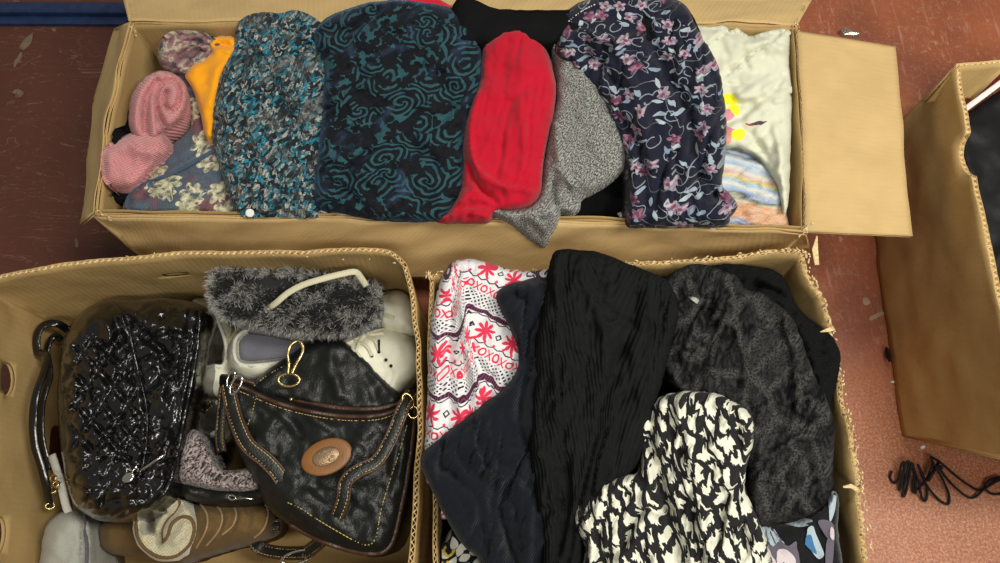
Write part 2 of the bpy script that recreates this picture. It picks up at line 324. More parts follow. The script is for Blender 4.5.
# ---------------------------------------------------------------- mesh helpers
def tag(o, label, cat, group=None):
    o['label'] = label; o['category'] = cat
    if group: o['group'] = group
    return o
def thing(name, label, cat, loc, group=None):
    o = bpy.data.objects.new(name, None); COL.objects.link(o); o.location = loc; o.empty_display_size = .03
    return tag(o, label, cat, group)
def mk(name, verts, faces, mat, parent=None, uv=None, smooth=True, recalc=True, col=None):
    import bmesh
    V = np.array([tuple(v) for v in verts], float)
    if parent is not None:
        org = np.zeros(3); q = parent
        while q is not None: org = org+np.array(q.location); q = q.parent
    else: org = np.array([V[:, 0].mean(), V[:, 1].mean(), V[:, 2].min()])
    V = V-org
    me = bpy.data.meshes.new(name); me.from_pydata([tuple(v) for v in V], [], faces); me.update()
    if recalc:
        bm = bmesh.new(); bm.from_mesh(me); bmesh.ops.recalc_face_normals(bm, faces=bm.faces); bm.to_mesh(me); bm.free()
    if smooth: me.polygons.foreach_set('use_smooth', [True]*len(me.polygons))
    vi = np.zeros(len(me.loops), int); me.loops.foreach_get('vertex_index', vi)
    if uv is None: uv = V[:, :2]
    l = me.uv_layers.new(name='UVMap'); l.data.foreach_set('uv', np.asarray(uv)[vi].ravel())
    if col is not None:
        ca = me.color_attributes.new('Col', 'FLOAT_COLOR', 'POINT'); ca.data.foreach_set('color', np.asarray(col).ravel())
    if mat is not None: me.materials.append(mat)
    o = bpy.data.objects.new(name, me); COL.objects.link(o)
    if parent is not None: o.parent = parent
    else: o.location = org
    return o
class MB:
    def __init__(s): s.v = []; s.f = []
    def addm(s, v, f):
        n = len(s.v); s.v += [tuple(q) for q in v]; s.f += [tuple(i+n for i in q) for q in f]; return s
    def tube(s, pts, r, seg=8, closed=False):
        pts = [Vector(p) for p in pts]; n = len(pts); rr = r if isinstance(r, (list, tuple)) else [r]*n; V = []; F = []
        prev = None
        for i, p in enumerate(pts):
            a = pts[i-1] if (i or closed) else p; b = pts[(i+1) % n] if (i < n-1 or closed) else p
            t = (b-a).normalized() if (b-a).length > 1e-9 else Vector((1, 0, 0))
            if prev is None: u = t.orthogonal().normalized()
            else: u = (prev-t*prev.dot(t)); u = u.normalized() if u.length > 1e-6 else t.orthogonal().normalized()
            prev = u; w_ = t.cross(u)
            for j in range(seg):
                an = 2*math.pi*j/seg; V.append(p+(u*math.cos(an)+w_*math.sin(an))*rr[i])
        for i in range(n-1 if not closed else n):
            for j in range(seg):
                a = i*seg+j; b = i*seg+(j+1) % seg; i2 = (i+1) % n; F.append((a, b, i2*seg+(j+1) % seg, i2*seg+j))
        if not closed: F.append(tuple(range(seg))[::-1]); F.append(tuple((n-1)*seg+j for j in range(seg)))
        return s.addm(V, F)
    def strap(s, pts, wd, th, up=(0, 0, 1)):
        """flat band with rounded edges following pts; up per point or constant"""
        pts = [Vector(p) for p in pts]; n = len(pts); V = []; F = []; m = 8
        prof = [(-.5, 0), (-.42, .5), (0, .62), (.42, .5), (.5, 0), (.42, -.5), (0, -.5), (-.42, -.5)]
        for i, p in enumerate(pts):
            t = (pts[min(i+1, n-1)]-pts[max(i-1, 0)]).normalized(); U = Vector(up[i] if isinstance(up, list) else up)
            sd = t.cross(U); sd = sd.normalized() if sd.length > 1e-5 else t.orthogonal(); nn = sd.cross(t).normalized()
            ww = wd[i] if isinstance(wd, (list, tuple)) else wd
            for a, b in prof: V.append(p+sd*a*ww+nn*b*th)
        for i in range(n-1):
            for j in range(m): F.append((i*m+j, i*m+(j+1) % m, (i+1)*m+(j+1) % m, (i+1)*m+j))
        F.append(tuple(range(m))); F.append(tuple((n-1)*m+j for j in range(m)))
        return s.addm(V, F)
    def disc(s, c, rx, ry, h, nrm=(0, 0, 1), seg=28, ang=0., dome=.0):
        nrm = Vector(nrm).normalized(); u = Vector((math.cos(ang), math.sin(ang), 0)); u = (u-nrm*u.dot(nrm)).normalized(); w_ = nrm.cross(u); c = Vector(c)
        rings = [(1, 0), (1, h*.7), (.93, h), (.6, h+dome*.6), (.25, h+dome)]; V = []; F = []
        for q, z in rings:
            for j in range(seg):
                a = 2*math.pi*j/seg; V.append(c+u*math.cos(a)*rx*q+w_*math.sin(a)*ry*q+nrm*z)
        for i in range(len(rings)-1):
            for j in range(seg): F.append((i*seg+j, i*seg+(j+1) % seg, (i+1)*seg+(j+1) % seg, (i+1)*seg+j))
        F.append(tuple(range(seg))); F.append(tuple((len(rings)-1)*seg+j for j in range(seg)))
        return s.addm(V, F)
    def build(s, name, mat, parent=None, **kw): return mk(name, s.v, s.f, mat, parent, **kw)
def cr(pts, n=6, closed=False):
    """Catmull-Rom through points of any dimension"""
    A = np.array([tuple(p) for p in pts], float); N = len(A); out = []
    for i in range(N if closed else N-1):
        if closed: p0, p1, p2, p3 = A[(i-1) % N], A[i], A[(i+1) % N], A[(i+2) % N]
        else: p0, p1, p2, p3 = A[max(i-1, 0)], A[i], A[i+1], A[min(i+2, N-1)]
        for j in range(n):
            t = j/n; out.append(.5*((2*p1)+(-p0+p2)*t+(2*p0-5*p1+4*p2-p3)*t*t+(-p0+3*p1-3*p2+p3)*t**3))
    if not closed: out.append(A[-1])
    return np.array(out)
def segdist(X, Y, poly, closed=False):
    """distance, parameter 0..1 and signed side of the nearest point of a polyline"""
    A = np.array(poly, float); B = np.roll(A, -1, 0) if closed else A[1:]; A_ = A if closed else A[:-1]
    L = np.hypot(*(B-A_).T); cum = np.concatenate([[0], np.cumsum(L)]); tot = cum[-1]+1e-9
    best = np.full(X.shape, 1e9); T = np.zeros(X.shape); S = np.zeros(X.shape)
    for i in range(len(A_)):
        dx, dy = B[i]-A_[i]; l2 = dx*dx+dy*dy+1e-9
        t = np.clip(((X-A_[i][0])*dx+(Y-A_[i][1])*dy)/l2, 0, 1)
        ex = X-A_[i][0]-t*dx; ey = Y-A_[i][1]-t*dy; d = np.hypot(ex, ey); m = d < best
        best = np.where(m, d, best); T = np.where(m, (cum[i]+t*L[i])/tot, T); S = np.where(m, np.sign(dx*ey-dy*ex), S)
    return best, T, S
def inside(X, Y, poly):
    A = np.array(poly); r = np.zeros(X.shape, bool); j = len(A)-1
    for i in range(len(A)):
        xi, yi = A[i]; xj, yj = A[j]
        c = ((yi > Y) != (yj > Y)) & (X < (xj-xi)*(Y-yi)/(yj-yi+1e-12)+xi); r ^= c; j = i
    return r
def fbm(X, Y, wl, seed, octs=3):
    rs = np.random.RandomState(seed); o = np.zeros(X.shape); amp = 1.
    for q in range(octs):
        for _ in range(4):
            a = rs.rand()*6.283; kk = 2*math.pi/wl*(2**q)*(.7+.6*rs.rand()); ph = rs.rand()*6.283
            o += amp*.25*np.sin(kk*(X*math.cos(a)+Y*math.sin(a))+ph+1.3*np.sin(kk*.6*(X*math.sin(a)-Y*math.cos(a))+ph*2))
        amp *= .5
    return o
SEED = [10]
class Surf: pass
BOX = {}; CUR = [None]; OVER = [0]; FOLDK = [1.5]
def cloth(name, outline, mat, z=.2, puff=.03, ew=14, folds=(), drop=.05, step=3.4, ang=0., wr=(.0025, 26, 0.), rough=.004, tilt=(0, 0),
          extra=None, parent=None, label=None, cat=None, group=None, uvf=None, n=5, jag=.5, crs=None, zbot=None, curved=True, sharp=.5):
    """a soft thick piece: rolled edges, folds (polylines with amplitude and width), wrinkles, sides going down and a closed underside"""
    SEED[0] += 1; sd = SEED[0]
    O = cr(outline, n, True) if curved else np.array(outline, float)
    # even spacing
    Q = np.vstack([O, O[:1]]); L = np.concatenate([[0], np.cumsum(np.hypot(*np.diff(Q, axis=0).T))])
    N = max(12, int(L[-1]/(step*.9))); s_ = np.linspace(0, L[-1], N, endpoint=False)
    O = np.stack([np.interp(s_, L, Q[:, 0]), np.interp(s_, L, Q[:, 1])], 1)
    O += jag*np.stack([fbm(s_, s_*0, 17, sd+3), fbm(s_, s_*0, 17, sd+5)], 1)
    cx, cy = O.mean(0)
    x0, y0 = O.min(0); x1, y1 = O.max(0)
    gx, gy = np.meshgrid(np.arange(x0, x1, step), np.arange(y0, y1, step*.87)); gx = gx+(np.arange(gx.shape[0]) % 2)[:, None]*step*.5
    gx = gx.ravel()+np.random.uniform(-.4, .4, gx.size); gy = gy.ravel()+np.random.uniform(-.4, .4, gy.size)
    m = inside(gx, gy, O); gx, gy = gx[m], gy[m]; d, _, _ = segdist(gx, gy, O, True); m = d > step*.55; gx, gy = gx[m], gy[m]
    pts = [Vector((a, b)) for a, b in O]+[Vector((a, b)) for a, b in zip(gx, gy)]
    ov, oe, of, *_ = delaunay_2d_cdt(pts, [], [list(range(N))], 1, 1e-4)
    X = np.array([v[0] for v in ov]); Y = np.array([v[1] for v in ov])
    def h(X, Y):
        X = np.asarray(X, float); Y = np.asarray(Y, float)
        d, _, _ = segdist(X, Y, O, True); d = np.where(inside(X, Y, O), d, 0)
        q = np.clip(d/ew, 0, 1); prof = (1-(1-q)**2)**sharp
        hh = z+puff*prof+tilt[0]*(X-cx)+tilt[1]*(Y-cy); e = np.clip(d/7, 0, 1)
        for f in folds:
            pl, amp, wd = f[0], f[1], f[2]; kind = f[3] if len(f) > 3 else 'g'; amp = amp*(1 if kind == 'f' else FOLDK[0])
            D, T, S = segdist(X, Y, cr(pl, 4)); tp = np.sin(np.pi*np.clip(T, .0, 1))**.35 if kind != 'f' else 1
            if kind == 's': hh = hh+e*amp*tp*np.where(S > 0, np.exp(-(D/wd)**1.3), np.exp(-(D/1.6)**2))
            else: hh = hh+e*amp*tp*np.exp(-(D/wd)**2)
        if wr[0]:
            a = wr[2]; U = X*math.cos(a)+Y*math.sin(a); W = Y*math.cos(a)-X*math.sin(a)
            ph = 2*math.pi*U/wr[1]+2.2*fbm(X, Y, wr[1]*3.2, sd, 2)+W*.02
            md = .5+.5*fbm(X, Y, wr[1]*3, sd+7, 1)*1.4
            hh = hh+e*wr[0]*np.clip(md, 0, 1.2)*(1-2*np.abs(np.sin(ph/2)))
        if rough: hh = hh+e*rough*fbm(X, Y, 42, sd+1, 3)
        if crs:
            am, wl, a = crs[:3]; q = crs[3] if len(crs) > 3 else 2.6; U = X*math.cos(a)+Y*math.sin(a); W = (Y*math.cos(a)-X*math.sin(a))/q
            f1 = fbm(U, W, wl, sd+21, 2); f2 = fbm(U, W, wl*.62, sd+22, 2); w1 = np.clip(.5+.9*fbm(X, Y, wl*2.6, sd+23, 1), 0, 1.3); w2 = np.clip(.5-.9*fbm(X, Y, wl*2.2, sd+24, 1), 0, 1.2)
            hh = hh+e*am*(w1*(-np.exp(-(f1/.13)**2)+.5*np.exp(-((f1-.32)/.2)**2))+.6*w2*(-np.exp(-(f2/.15)**2)+.4*np.exp(-((f2-.35)/.2)**2)))
        if extra: hh = hh+extra(X, Y, d)
        return hh
    Z = h(X, Y); Wp = at(X, Y, Z)
    bx = BOX.get(CUR[0])
    def confine(Q):
        poly, rz = bx; ins = inside(Q[:, 0], Q[:, 1], poly); best = np.full(len(Q), 1e9); NX = Q[:, 0].copy(); NY = Q[:, 1].copy()
        for i in range(len(poly)):
            a = poly[i]; b = poly[(i+1) % len(poly)]; d_ = b-a; t = np.clip(((Q[:, :2]-a)@d_)/(d_@d_+1e-12), 0, 1); c = a+t[:, None]*d_; dd = np.hypot(*(Q[:, :2]-c).T); m = dd < best
            best = np.where(m, dd, best); NX = np.where(m, c[:, 0], NX); NY = np.where(m, c[:, 1], NY)
        return ins, NX, NY
    if bx is not None and not extra == OVER[0]:
        ins, NX, NY = confine(Wp); hi = (~ins) & (Wp[:, 2] > bx[1]-.028); lo = (~ins) & ~hi
        Wp[hi] = at(X[hi], Y[hi], np.maximum(Wp[hi, 2], bx[1]+.003)); Wp[lo, 0] = NX[lo]; Wp[lo, 1] = NY[lo]
    ec = {}
    for f in of:
        for i in range(len(f)):
            a, b = f[i], f[(i+1) % len(f)]; key = (min(a, b), max(a, b)); ec[key] = ec.get(key, 0)+1
    be = [e for e, c in ec.items() if c == 1]; bv = sorted({i for e in be for i in e}); idx = {v: i for i, v in enumerate(bv)}
    nb = len(bv); n0 = len(X); B = Wp[bv]; c3 = B.mean(0); zb = zbot if zbot is not None else None
    r1 = B.copy(); r1[:, 2] -= min(.008, drop*.4); r1[:, :2] += (B[:, :2]-c3[:2])*.004
    r2 = B.copy(); r2[:, 2] = np.maximum(B[:, 2]-drop, .009); r2[:, :2] -= (B[:, :2]-c3[:2])*.02
    if bx is not None and not extra == OVER[0]:
        ins, NX, NY = confine(B); r1[~ins, :2] = B[~ins, :2]; o_ = (~ins)&(B[:, 2] > bx[1]); r2[o_, 2] = bx[1]+.001; r1[o_, 2] = bx[1]+.0025
        i1, NX, NY = confine(r1); l_ = (~i1)&(r1[:, 2] < bx[1]); r1[l_, 0] = NX[l_]; r1[l_, 1] = NY[l_]
        i2, NX, NY = confine(r2); l_ = (~i2)&(r2[:, 2] < bx[1]); r2[l_, 0] = NX[l_]; r2[l_, 1] = NY[l_]
    V = np.vstack([Wp, r1, r2, [[c3[0], c3[1], r2[:, 2].mean()]]]); F = [tuple(f) for f in of]
    for a, b in be:
        i, j = idx[a], idx[b]; F.append((a, b, n0+j, n0+i)); F.append((n0+i, n0+j, n0+nb+j, n0+nb+i)); F.append((n0+nb+i, n0+nb+j, n0+2*nb))
    w0 = at(np.append(np.concatenate([X, X[bv], X[bv]]), cx), np.append(np.concatenate([Y, Y[bv], Y[bv]]), cy), np.full(n0+2*nb+1, z))
    UV = w0[:, :2].copy(); zz = V[:, 2]-z; UV[:, 0] += zz*.3; UV[:, 1] += zz*.4
    if uvf is not None: UV = uvf(UV, np.append(np.concatenate([X, X[bv], X[bv]]), cx), np.append(np.concatenate([Y, Y[bv], Y[bv]]), cy))
    else: c_, s2 = math.cos(ang), math.sin(ang); UV = np.stack([UV[:, 0]*c_-UV[:, 1]*s2, UV[:, 0]*s2+UV[:, 1]*c_], 1)
    o = mk(name, V, F, mat, parent, uv=UV)
    if label: tag(o, label, cat, group)
    S = Surf(); S.o = o; S.h = h; S.O = O
    return S
def on(S, pts, lift=.001):
    """photo coordinates laid on a soft surface"""
    A = np.array(pts, float); zz = S.h(A[:, 0], A[:, 1])+lift; return [Vector(p) for p in at(A[:, 0], A[:, 1], zz)]
def stitches(mb, pts, r=.0005, gap=.35, ln=.0034):
    pts = [Vector(p) for p in pts]; acc = 0
    for a, b in zip(pts, pts[1:]):
        d = (b-a).length
        if d < 1e-6: continue
        t = 0
        while t < d:
            if acc <= 0:
                e = min(t+ln, d); mb.tube([a.lerp(b, t/d), a.lerp(b, e/d)], r, 4); acc = ln*(1+gap)
            st = min(acc, d-t) if acc > 0 else d-t; t += max(st, 1e-5); acc -= max(st, 1e-5)
def decal(S, name, polys, mat, parent, lift=.0009):
    o = None
    for pl in polys:
        mb = MB(); pl = cr(pl, 3, True); A = np.array(pl, float); c = A.mean(0); m = len(A); ring = []
        for q in (1, .66, .33): ring += [tuple(c+(p-c)*q) for p in A]
        ring.append(tuple(c)); V = on(S, ring, lift); F = []
        for i in range(2):
            for j in range(m): F.append((i*m+j, i*m+(j+1) % m, (i+1)*m+(j+1) % m, (i+1)*m+j))
        for j in range(m): F.append((2*m+j, 2*m+(j+1) % m, 3*m))
        mb.addm(V, F); o = mb.build(name, mat, parent)
    return o
# cardboard wall: two liners with a wavy flute between them at the rim
def wall(name, tops, bots, mat, matin, parent, th=.005, jag=0., holes=(), flute=True, label=None, warp=.0015, notch=None, seed=1, inward=-1, step=.012):
    T0 = cr(tops, 4); B0 = cr(bots, 4); SL = np.concatenate([[0], np.cumsum(np.linalg.norm(np.diff(T0, axis=0), axis=1))]); Ltot = SL[-1]
    Hh = float(np.mean(np.linalg.norm(T0-B0, axis=1)))
    def ip(A, s): return np.stack([np.interp(s, SL, A[:, i]) for i in range(3)], -1)
    def S3(s, t, off):
        s = np.clip(np.asarray(s, float), 0, Ltot); t = np.asarray(t, float)
        a = ip(T0, s); b = ip(B0, s); p = a+(b-a)*(t/Hh)[..., None]
        d = ip(T0, np.clip(s+.004, 0, Ltot))-ip(T0, np.clip(s-.004, 0, Ltot)); dn = b-a
        nn = np.cross(d, dn); nn /= np.linalg.norm(nn, axis=-1, keepdims=True)+1e-9
        return p+nn*(off+warp*fbm(s*1000, t*1000, 130, seed, 2))[..., None]*inward
    ns = max(8, int(Ltot/(.0035 if jag else .01))); ss = np.linspace(0, Ltot, ns)
    for li, (off, mt, nm) in enumerate(((0., mat, 'outer_liner'), (th, matin, 'inner_liner'))):
        tt = jag*(.5+.5*fbm(ss*1000, ss*0+li*50, 21, seed+li, 3)) + jag*.6*np.random.RandomState(seed+li).rand(ns) if jag else ss*0
        if notch: 
            c, rw, dp = notch; tt = tt+np.where(np.abs(ss-c) < rw, dp*np.sqrt(np.clip(1-((ss-c)/rw)**2, 0, 1)), 0)
        poly = [(a, b) for a, b in zip(ss, tt)]+[(a, Hh) for a in np.linspace(Ltot, 0, 30)]
        cells = [Vector(p) for p in poly]; faces = [list(range(len(poly)))]; hol = []
        for (hs, ht, ra, rb) in holes:
            k0 = len(cells); loop = [(hs+ra*math.cos(2*math.pi*q/24), ht+rb*math.sin(2*math.pi*q/24)) for q in range(24)]; hol.append(loop)
            cells += [Vector(p) for p in loop]; faces.append(list(range(k0, k0+24)))
        gs, gt = np.meshgrid(np.arange(step/2, Ltot, step), np.arange(step*.8+jag*2, Hh, step)); gs, gt = gs.ravel(), gt.ravel()
        if notch: mm = ~((np.abs(gs-notch[0]) < notch[1]+.004) & (gt < notch[2]+.006)); gs, gt = gs[mm], gt[mm]
        for lp in hol: mm = ~inside(gs, gt, lp); gs, gt = gs[mm], gt[mm]
        cells += [Vector((a, b)) for a, b in zip(gs, gt)]
        ov, oe, of, *_ = delaunay_2d_cdt(cells, [], faces, 1, 1e-6)
        A = np.array([tuple(v) for v in ov]); keep = []
        for f in of:
            c = A[list(f)].mean(0)
            if any(bool(inside(np.array([c[0]]), np.array([c[1]]), lp)[0]) for lp in hol): continue
            keep.append(tuple(f))
        if not keep: continue
        nA = len(A); V = np.vstack([S3(A[:, 0], A[:, 1], off-.0004), S3(A[:, 0], A[:, 1], off+.0004)])
        F = list(keep)+[tuple(i+nA for i in f[::-1]) for f in keep]
        ec = {}
        for f in keep:
            for i in range(len(f)):
                a, b = f[i], f[(i+1) % len(f)]; kk = (min(a, b), max(a, b)); ec[kk] = (ec[kk][0]+1, (a, b)) if kk in ec else (1, (a, b))
        for kk, (c, (a, b)) in ec.items():
            if c == 1: F.append((b, a, a+nA, b+nA))
        UV = np.vstack([A, A+.003])
        if li == 0: main = mk(name, V, F, mt, parent, uv=UV, smooth=True); 
        else: mk(nm, V, F, mt, main, uv=UV)
    if flute:
        m = int(Ltot/.0016); s = np.linspace(.001, Ltot-.001, m); wv = (th*.5-.0006)*np.sin(2*math.pi*s/.0078)+th*.5
        base = np.zeros(m)+.0015
        if jag: base = jag*(.2+.8*np.abs(fbm(s*1000, s*0, 15, seed+9, 3)))
        if notch: base = base+np.where(np.abs(s-notch[0]) < notch[1], notch[2]*np.sqrt(np.clip(1-((s-notch[0])/notch[1])**2, 0, 1)), 0)
        A1 = S3(s, base, wv-.0003); A2 = S3(s, base, wv+.0003); B1 = S3(s, base+.03, wv-.0003); B2 = S3(s, base+.03, wv+.0003)
        V = np.vstack([A1, A2, B2, B1]); F = []
        for i in range(m-1):
            for q in range(4): a = q*m+i; b = ((q+1) % 4)*m+i; F.append((a, a+1, b+1, b))
        mk('flute', V, F, M['flute'], main, uv=np.tile(np.stack([s, s*0], 1), (4, 1)))
    return main
# ================================================================ the setting
mb = MB(); n_ = 24
V = [(-1.6+3.2*i/n_, -1.0+2.6*j/n_, 0) for j in range(n_+1) for i in range(n_+1)]
F = [(j*(n_+1)+i, j*(n_+1)+i+1, (j+1)*(n_+1)+i+1, (j+1)*(n_+1)+i) for j in range(n_) for i in range(n_)]
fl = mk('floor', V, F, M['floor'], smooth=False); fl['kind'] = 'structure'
# blue steel beam lying across the far left corner
t = thing('steel_beam', 'dark blue painted steel beam on the floor at the top left', 'beam', P(60, 18, 0))
def boxm(mb, p0, p1, w_, h_, z0=0.):
    a, b = Vector(p0), Vector(p1); d = (b-a).normalized(); s_ = Vector((-d.y, d.x, 0))*w_/2; bv = min(w_, h_)*.15
    prof = [(-1, 0), (-1, 1-bv/h_), (-1+2*bv/w_, 1), (1-2*bv/w_, 1), (1, 1-bv/h_), (1, 0)]; V = []
    for q in (a, b):
        for u, z in prof: V.append(q+s_*u+Vector((0, 0, z0+z*h_)))
    m = len(prof); F = [(i, (i+1) % m, m+(i+1) % m, m+i) for i in range(m)]+[tuple(range(m)), tuple(range(m, 2*m))]
    mb.addm(V, F)
mb = MB(); boxm(mb, P(-140, 13, 0), P(131, 14, 0), .024, .020); mb.build('flange', M['blue'], t, smooth=False)
mb = MB(); boxm(mb, P(-140, 22, 0), P(129, 23, 0), .017, .008); mb.build('foot_rail', M['blue'], t, smooth=False)

# ================================================================ cardboard boxes
ZA = .22; ZB = .24; ZC = .26
def down(pts, z=.003): return [(p[0], p[1], z) for p in pts]
def rim(lst, z): return [tuple(P(x, y, z)) for x, y in lst]
def base_panel(name, pts, mat, parent, z=.003):
    A = [(p[0], p[1], z) for p in pts]; B = [(p[0], p[1], z+.004) for p in pts]; m = len(A)
    return mk(name, A+B, [tuple(range(m)), tuple(range(m, 2*m))]+[(i, (i+1) % m, m+(i+1) % m, m+i) for i in range(m)], mat, parent, smooth=False)
# --- long box
A = thing('cardboard_box', 'long open cardboard box full of folded clothes across the top, flaps folded out', 'box', P(450, 130, 0))
BL, BR, FR, FL = (131, 22), (796, 25), (806, 231), (94, 213)
back = rim([BL, (300, 22), (550, 23), BR], ZA); right = rim([BR, (801, 90), (805, 160), FR], ZA)
front = rim([FR, (650, 223), (500, 218), (300, 216), FL], ZA); left = rim([FL, (106, 130), (118, 70), BL], ZA)
for nm, p, sd in (('back_panel', back, 1), ('right_panel', right, 2), ('front_panel', front, 3), ('left_panel', left, 4)):
    wall(nm, p, down(p), M['card'], M['card_in'], A, flute=False, seed=sd, warp=.002)
base_panel('base_panel', [back[0], back[-1], right[-1], front[-1]], M['card_in'], A)
wall('front_flap', rim([(94, 214), (300, 217), (500, 219), (650, 224), (806, 232)], ZA), [tuple(P(142, 256, .10)), tuple(P(250, 270, .10)), tuple(P(424, 276, .10)), tuple(P(600, 277, .10)), tuple(P(812, 250, .10))], M['card_light'], M['card_light'], A, th=.004, seed=5, inward=-1, warp=.004, flute=False)
wall('back_flap', rim([(129, 22), (300, 21), (550, 21), (797, 24)], ZA+.001), [tuple(P(116, -28, .17)), tuple(P(300, -40, .16)), tuple(P(600, -40, .16)), tuple(P(822, -18, .17))], M['card_light'], M['card_light'], A, th=.004, seed=6, warp=.003, flute=False)
wall('left_flap', rim([(134, 23), (121, 70), (109, 130), (97, 213)], ZA+.002), [tuple(P(118, 30, .15)), tuple(P(98, 95, .13)), tuple(P(92, 150, .13)), tuple(P(83, 226, .14))], M['card_light'], M['card_light'], A, th=.004, seed=7, warp=.003, flute=False)
wall('right_flap', rim([(796, 31), (800, 90), (803, 160), (805, 231)], ZA+.002), [tuple(P(895, 47, .205)), tuple(P(902, 110, .202)), tuple(P(905, 170, .200)), tuple(P(913, 236, .195))], M['card_light'], M['card_light'], A, th=.004, seed=8, warp=.002, flute=True, jag=.0012)
# frayed paper fibres along torn rims
def fray(parent, path, n, seed=3, ln=.006, up=.004):
    rs = random.Random(seed); A = cr(path, 8); mb = MB()
    for _ in range(n):
        i = rs.randrange(len(A)-1); t = Vector(A[i+1])-Vector(A[i]); t.normalize(); c = Vector(A[i])+t*rs.uniform(0, .01)+Vector((rs.uniform(-.002, .002), rs.uniform(-.002, .002), rs.uniform(-.004, .001)))
        d = (t*rs.choice((-1, 1))+Vector((rs.uniform(-.7, .7), rs.uniform(-.7, .7), rs.uniform(-.1, .5))))*rs.uniform(.3, 1)*ln
        mb.strap([c, c+d*.5+Vector((0, 0, up*rs.uniform(0, .4))), c+d], [rs.uniform(.0015, .003), .0018, .0006], .0005)
    o = mb.build('frayed_edge', M['flute'], parent); o['kind'] = 'stuff'
for a_, b_ in (((128, 14), (133, 32)), ((796, 20), (799, 36)), ((800, 236), (809, 226)), ((93, 208), (105, 217))): fray(A, [tuple(P(a_[0], a_[1], ZA)), tuple(P(b_[0], b_[1], ZA))], 16, 3, .005)
# --- shoe box
B = thing('cardboard_box', 'open cardboard box with hand holes, holding shoes and handbags, lower left', 'box', P(190, 420, 0))
bb = [(-30, 282), (0, 274), (60, 263), (180, 252), (300, 249), (374, 249), (393, 253), (405, 263)]
br = [(405, 263), (413, 290), (419, 330), (422, 390), (421, 450), (417, 520), (412, 575), (406, 650)]
bl = [(-72, 650), (-58, 540), (-44, 400), (-30, 282)]; bf = [(406, 650), (160, 655), (-72, 650)]
pb, pr, pf, pl_ = rim(bb, ZB), rim(br, ZB), rim(bf, ZB), rim(bl, ZB)
wall('back_panel', pb, down(pb), M['card'], M['card_in'], B, seed=11, jag=.002, holes=[(.226, .062, .017, .0085)], warp=.003)
wall('right_panel', pr, down(pr), M['card'], M['card_in'], B, seed=12, jag=.002, warp=.003)
wall('left_panel', pl_, down(pl_), M['card'], M['card_in'], B, seed=13, holes=[(.112, .085, .022, .013), (.304, .078, .022, .013)], warp=.003, flute=False)
wall('front_panel', pf, down(pf), M['card'], M['card_in'], B, seed=14, flute=False)
base_panel('base_panel', pb[:-1]+pr+pf[1:-1]+[pl_[0]], M['card_in'], B)
# --- clothes box
D = thing('cardboard_box', 'open cardboard box with torn rim, heaped with dark clothes, lower middle', 'box', P(640, 420, 0))
db = [(430, 280), (433, 274), (470, 271), (545, 268), (620, 263), (700, 258), (760, 251), (795, 249), (806, 254)]
dr = [(806, 254), (812, 275), (825, 300), (832, 330), (838, 355), (847, 400), (857, 450), (865, 500), (872, 563), (881, 650)]
dl = [(434, 650), (433, 563), (432, 480), (429, 400), (428, 330), (430, 280)]; df = [(881, 650), (640, 655), (434, 650)]
qb, qr, qf, ql = rim(db, ZB), rim(dr, ZB), rim(df, ZB), rim(dl, ZB)
wall('back_panel', qb, down(qb), M['card'], M['card_in'], D, seed=21, jag=.005, warp=.004)
wall('right_panel', qr, down(qr), M['card'], M['card_in'], D, seed=22, jag=.006, warp=.005)
wall('left_panel', ql, down(ql), M['card'], M['card_in'], D, seed=23, jag=.003, th=.004)
wall('front_panel', qf, down(qf), M['card'], M['card_in'], D, seed=24, flute=False)
base_panel('base_panel', qb[:-1]+qr+qf[1:-1]+[ql[0]], M['card_in'], D)
for pts, ww in (([(817, 265), (815, 250), (817, 236)], [.006, .008, .0015]), ([(858, 490), (851, 486), (843, 487)], [.006, .005, .002]), ([(834, 328), (828, 330), (820, 332)], [.006, .005, .001])):
    mb = MB(); mb.strap([P(x, y, ZB+.002*i) for i, (x, y) in enumerate(pts)], ww, .0008); mb.build('torn_paper', M['flute'], D)
fray(D, qb, 80, 5, .005); fray(D, qr, 110, 6, .005); fray(B, [pb[0], pb[3], pb[-1]], 20, 7, .003)
# --- tall box on the right
C = thing('cardboard_box', 'tall cardboard box with a notched side panel at the right edge', 'box', P(1000, 260, 0))
ct = rim([(1048, 470), (1025, 400), (1003, 320), (985, 240), (970, 160), (963, 110), (957, 64)], ZC)
cb = [tuple(P(x, y, .003)) for x, y in [(903, 437), (896, 390), (887, 330), (878, 262), (871, 215), (865, 185), (853, 170)]]
wall('side_panel', ct, cb, M['card'], M['card'], C, th=.006, seed=31, warp=.003, notch=(.398, .031, .019), jag=.001, inward=-1)
ctb = rim([(957, 64), (978, 62), (1003, 60), (1010, 64)], ZC); wall('back_panel', ctb, [(p[0]*.97, p[1]-.02, ZC-.055) for p in ctb], M['card_light'], M['card'], C, th=.006, seed=32)
FRc = (ct[0][0]+.42, ct[0][1]-.03); BRc = (ct[-1][0]+.46, ct[-1][1]+.06)
rt = [(BRc[0], BRc[1], ZC), (FRc[0], FRc[1], ZC)]; wall('side_panel', rt, down(rt), M['card'], M['card'], C, seed=33, flute=False)
ft = [(FRc[0], FRc[1], ZC), ct[0]]; wall('front_panel', ft, [(FRc[0], FRc[1], .003), cb[0]], M['card'], M['card'], C, seed=34, flute=False)
mb = MB(); c0 = P(889, 347, .012); c1 = P(892, 362, .012)
mb.disc((c0+c1)/2+Vector((-.003, 0, 0)), .012, .004, .002, nrm=(-1, 0, .5), ang=math.radians(-80)); mb.build('hand_hole_shade', M['plastic'], C)  # black disc stands in for the shade in the uncut hand hole
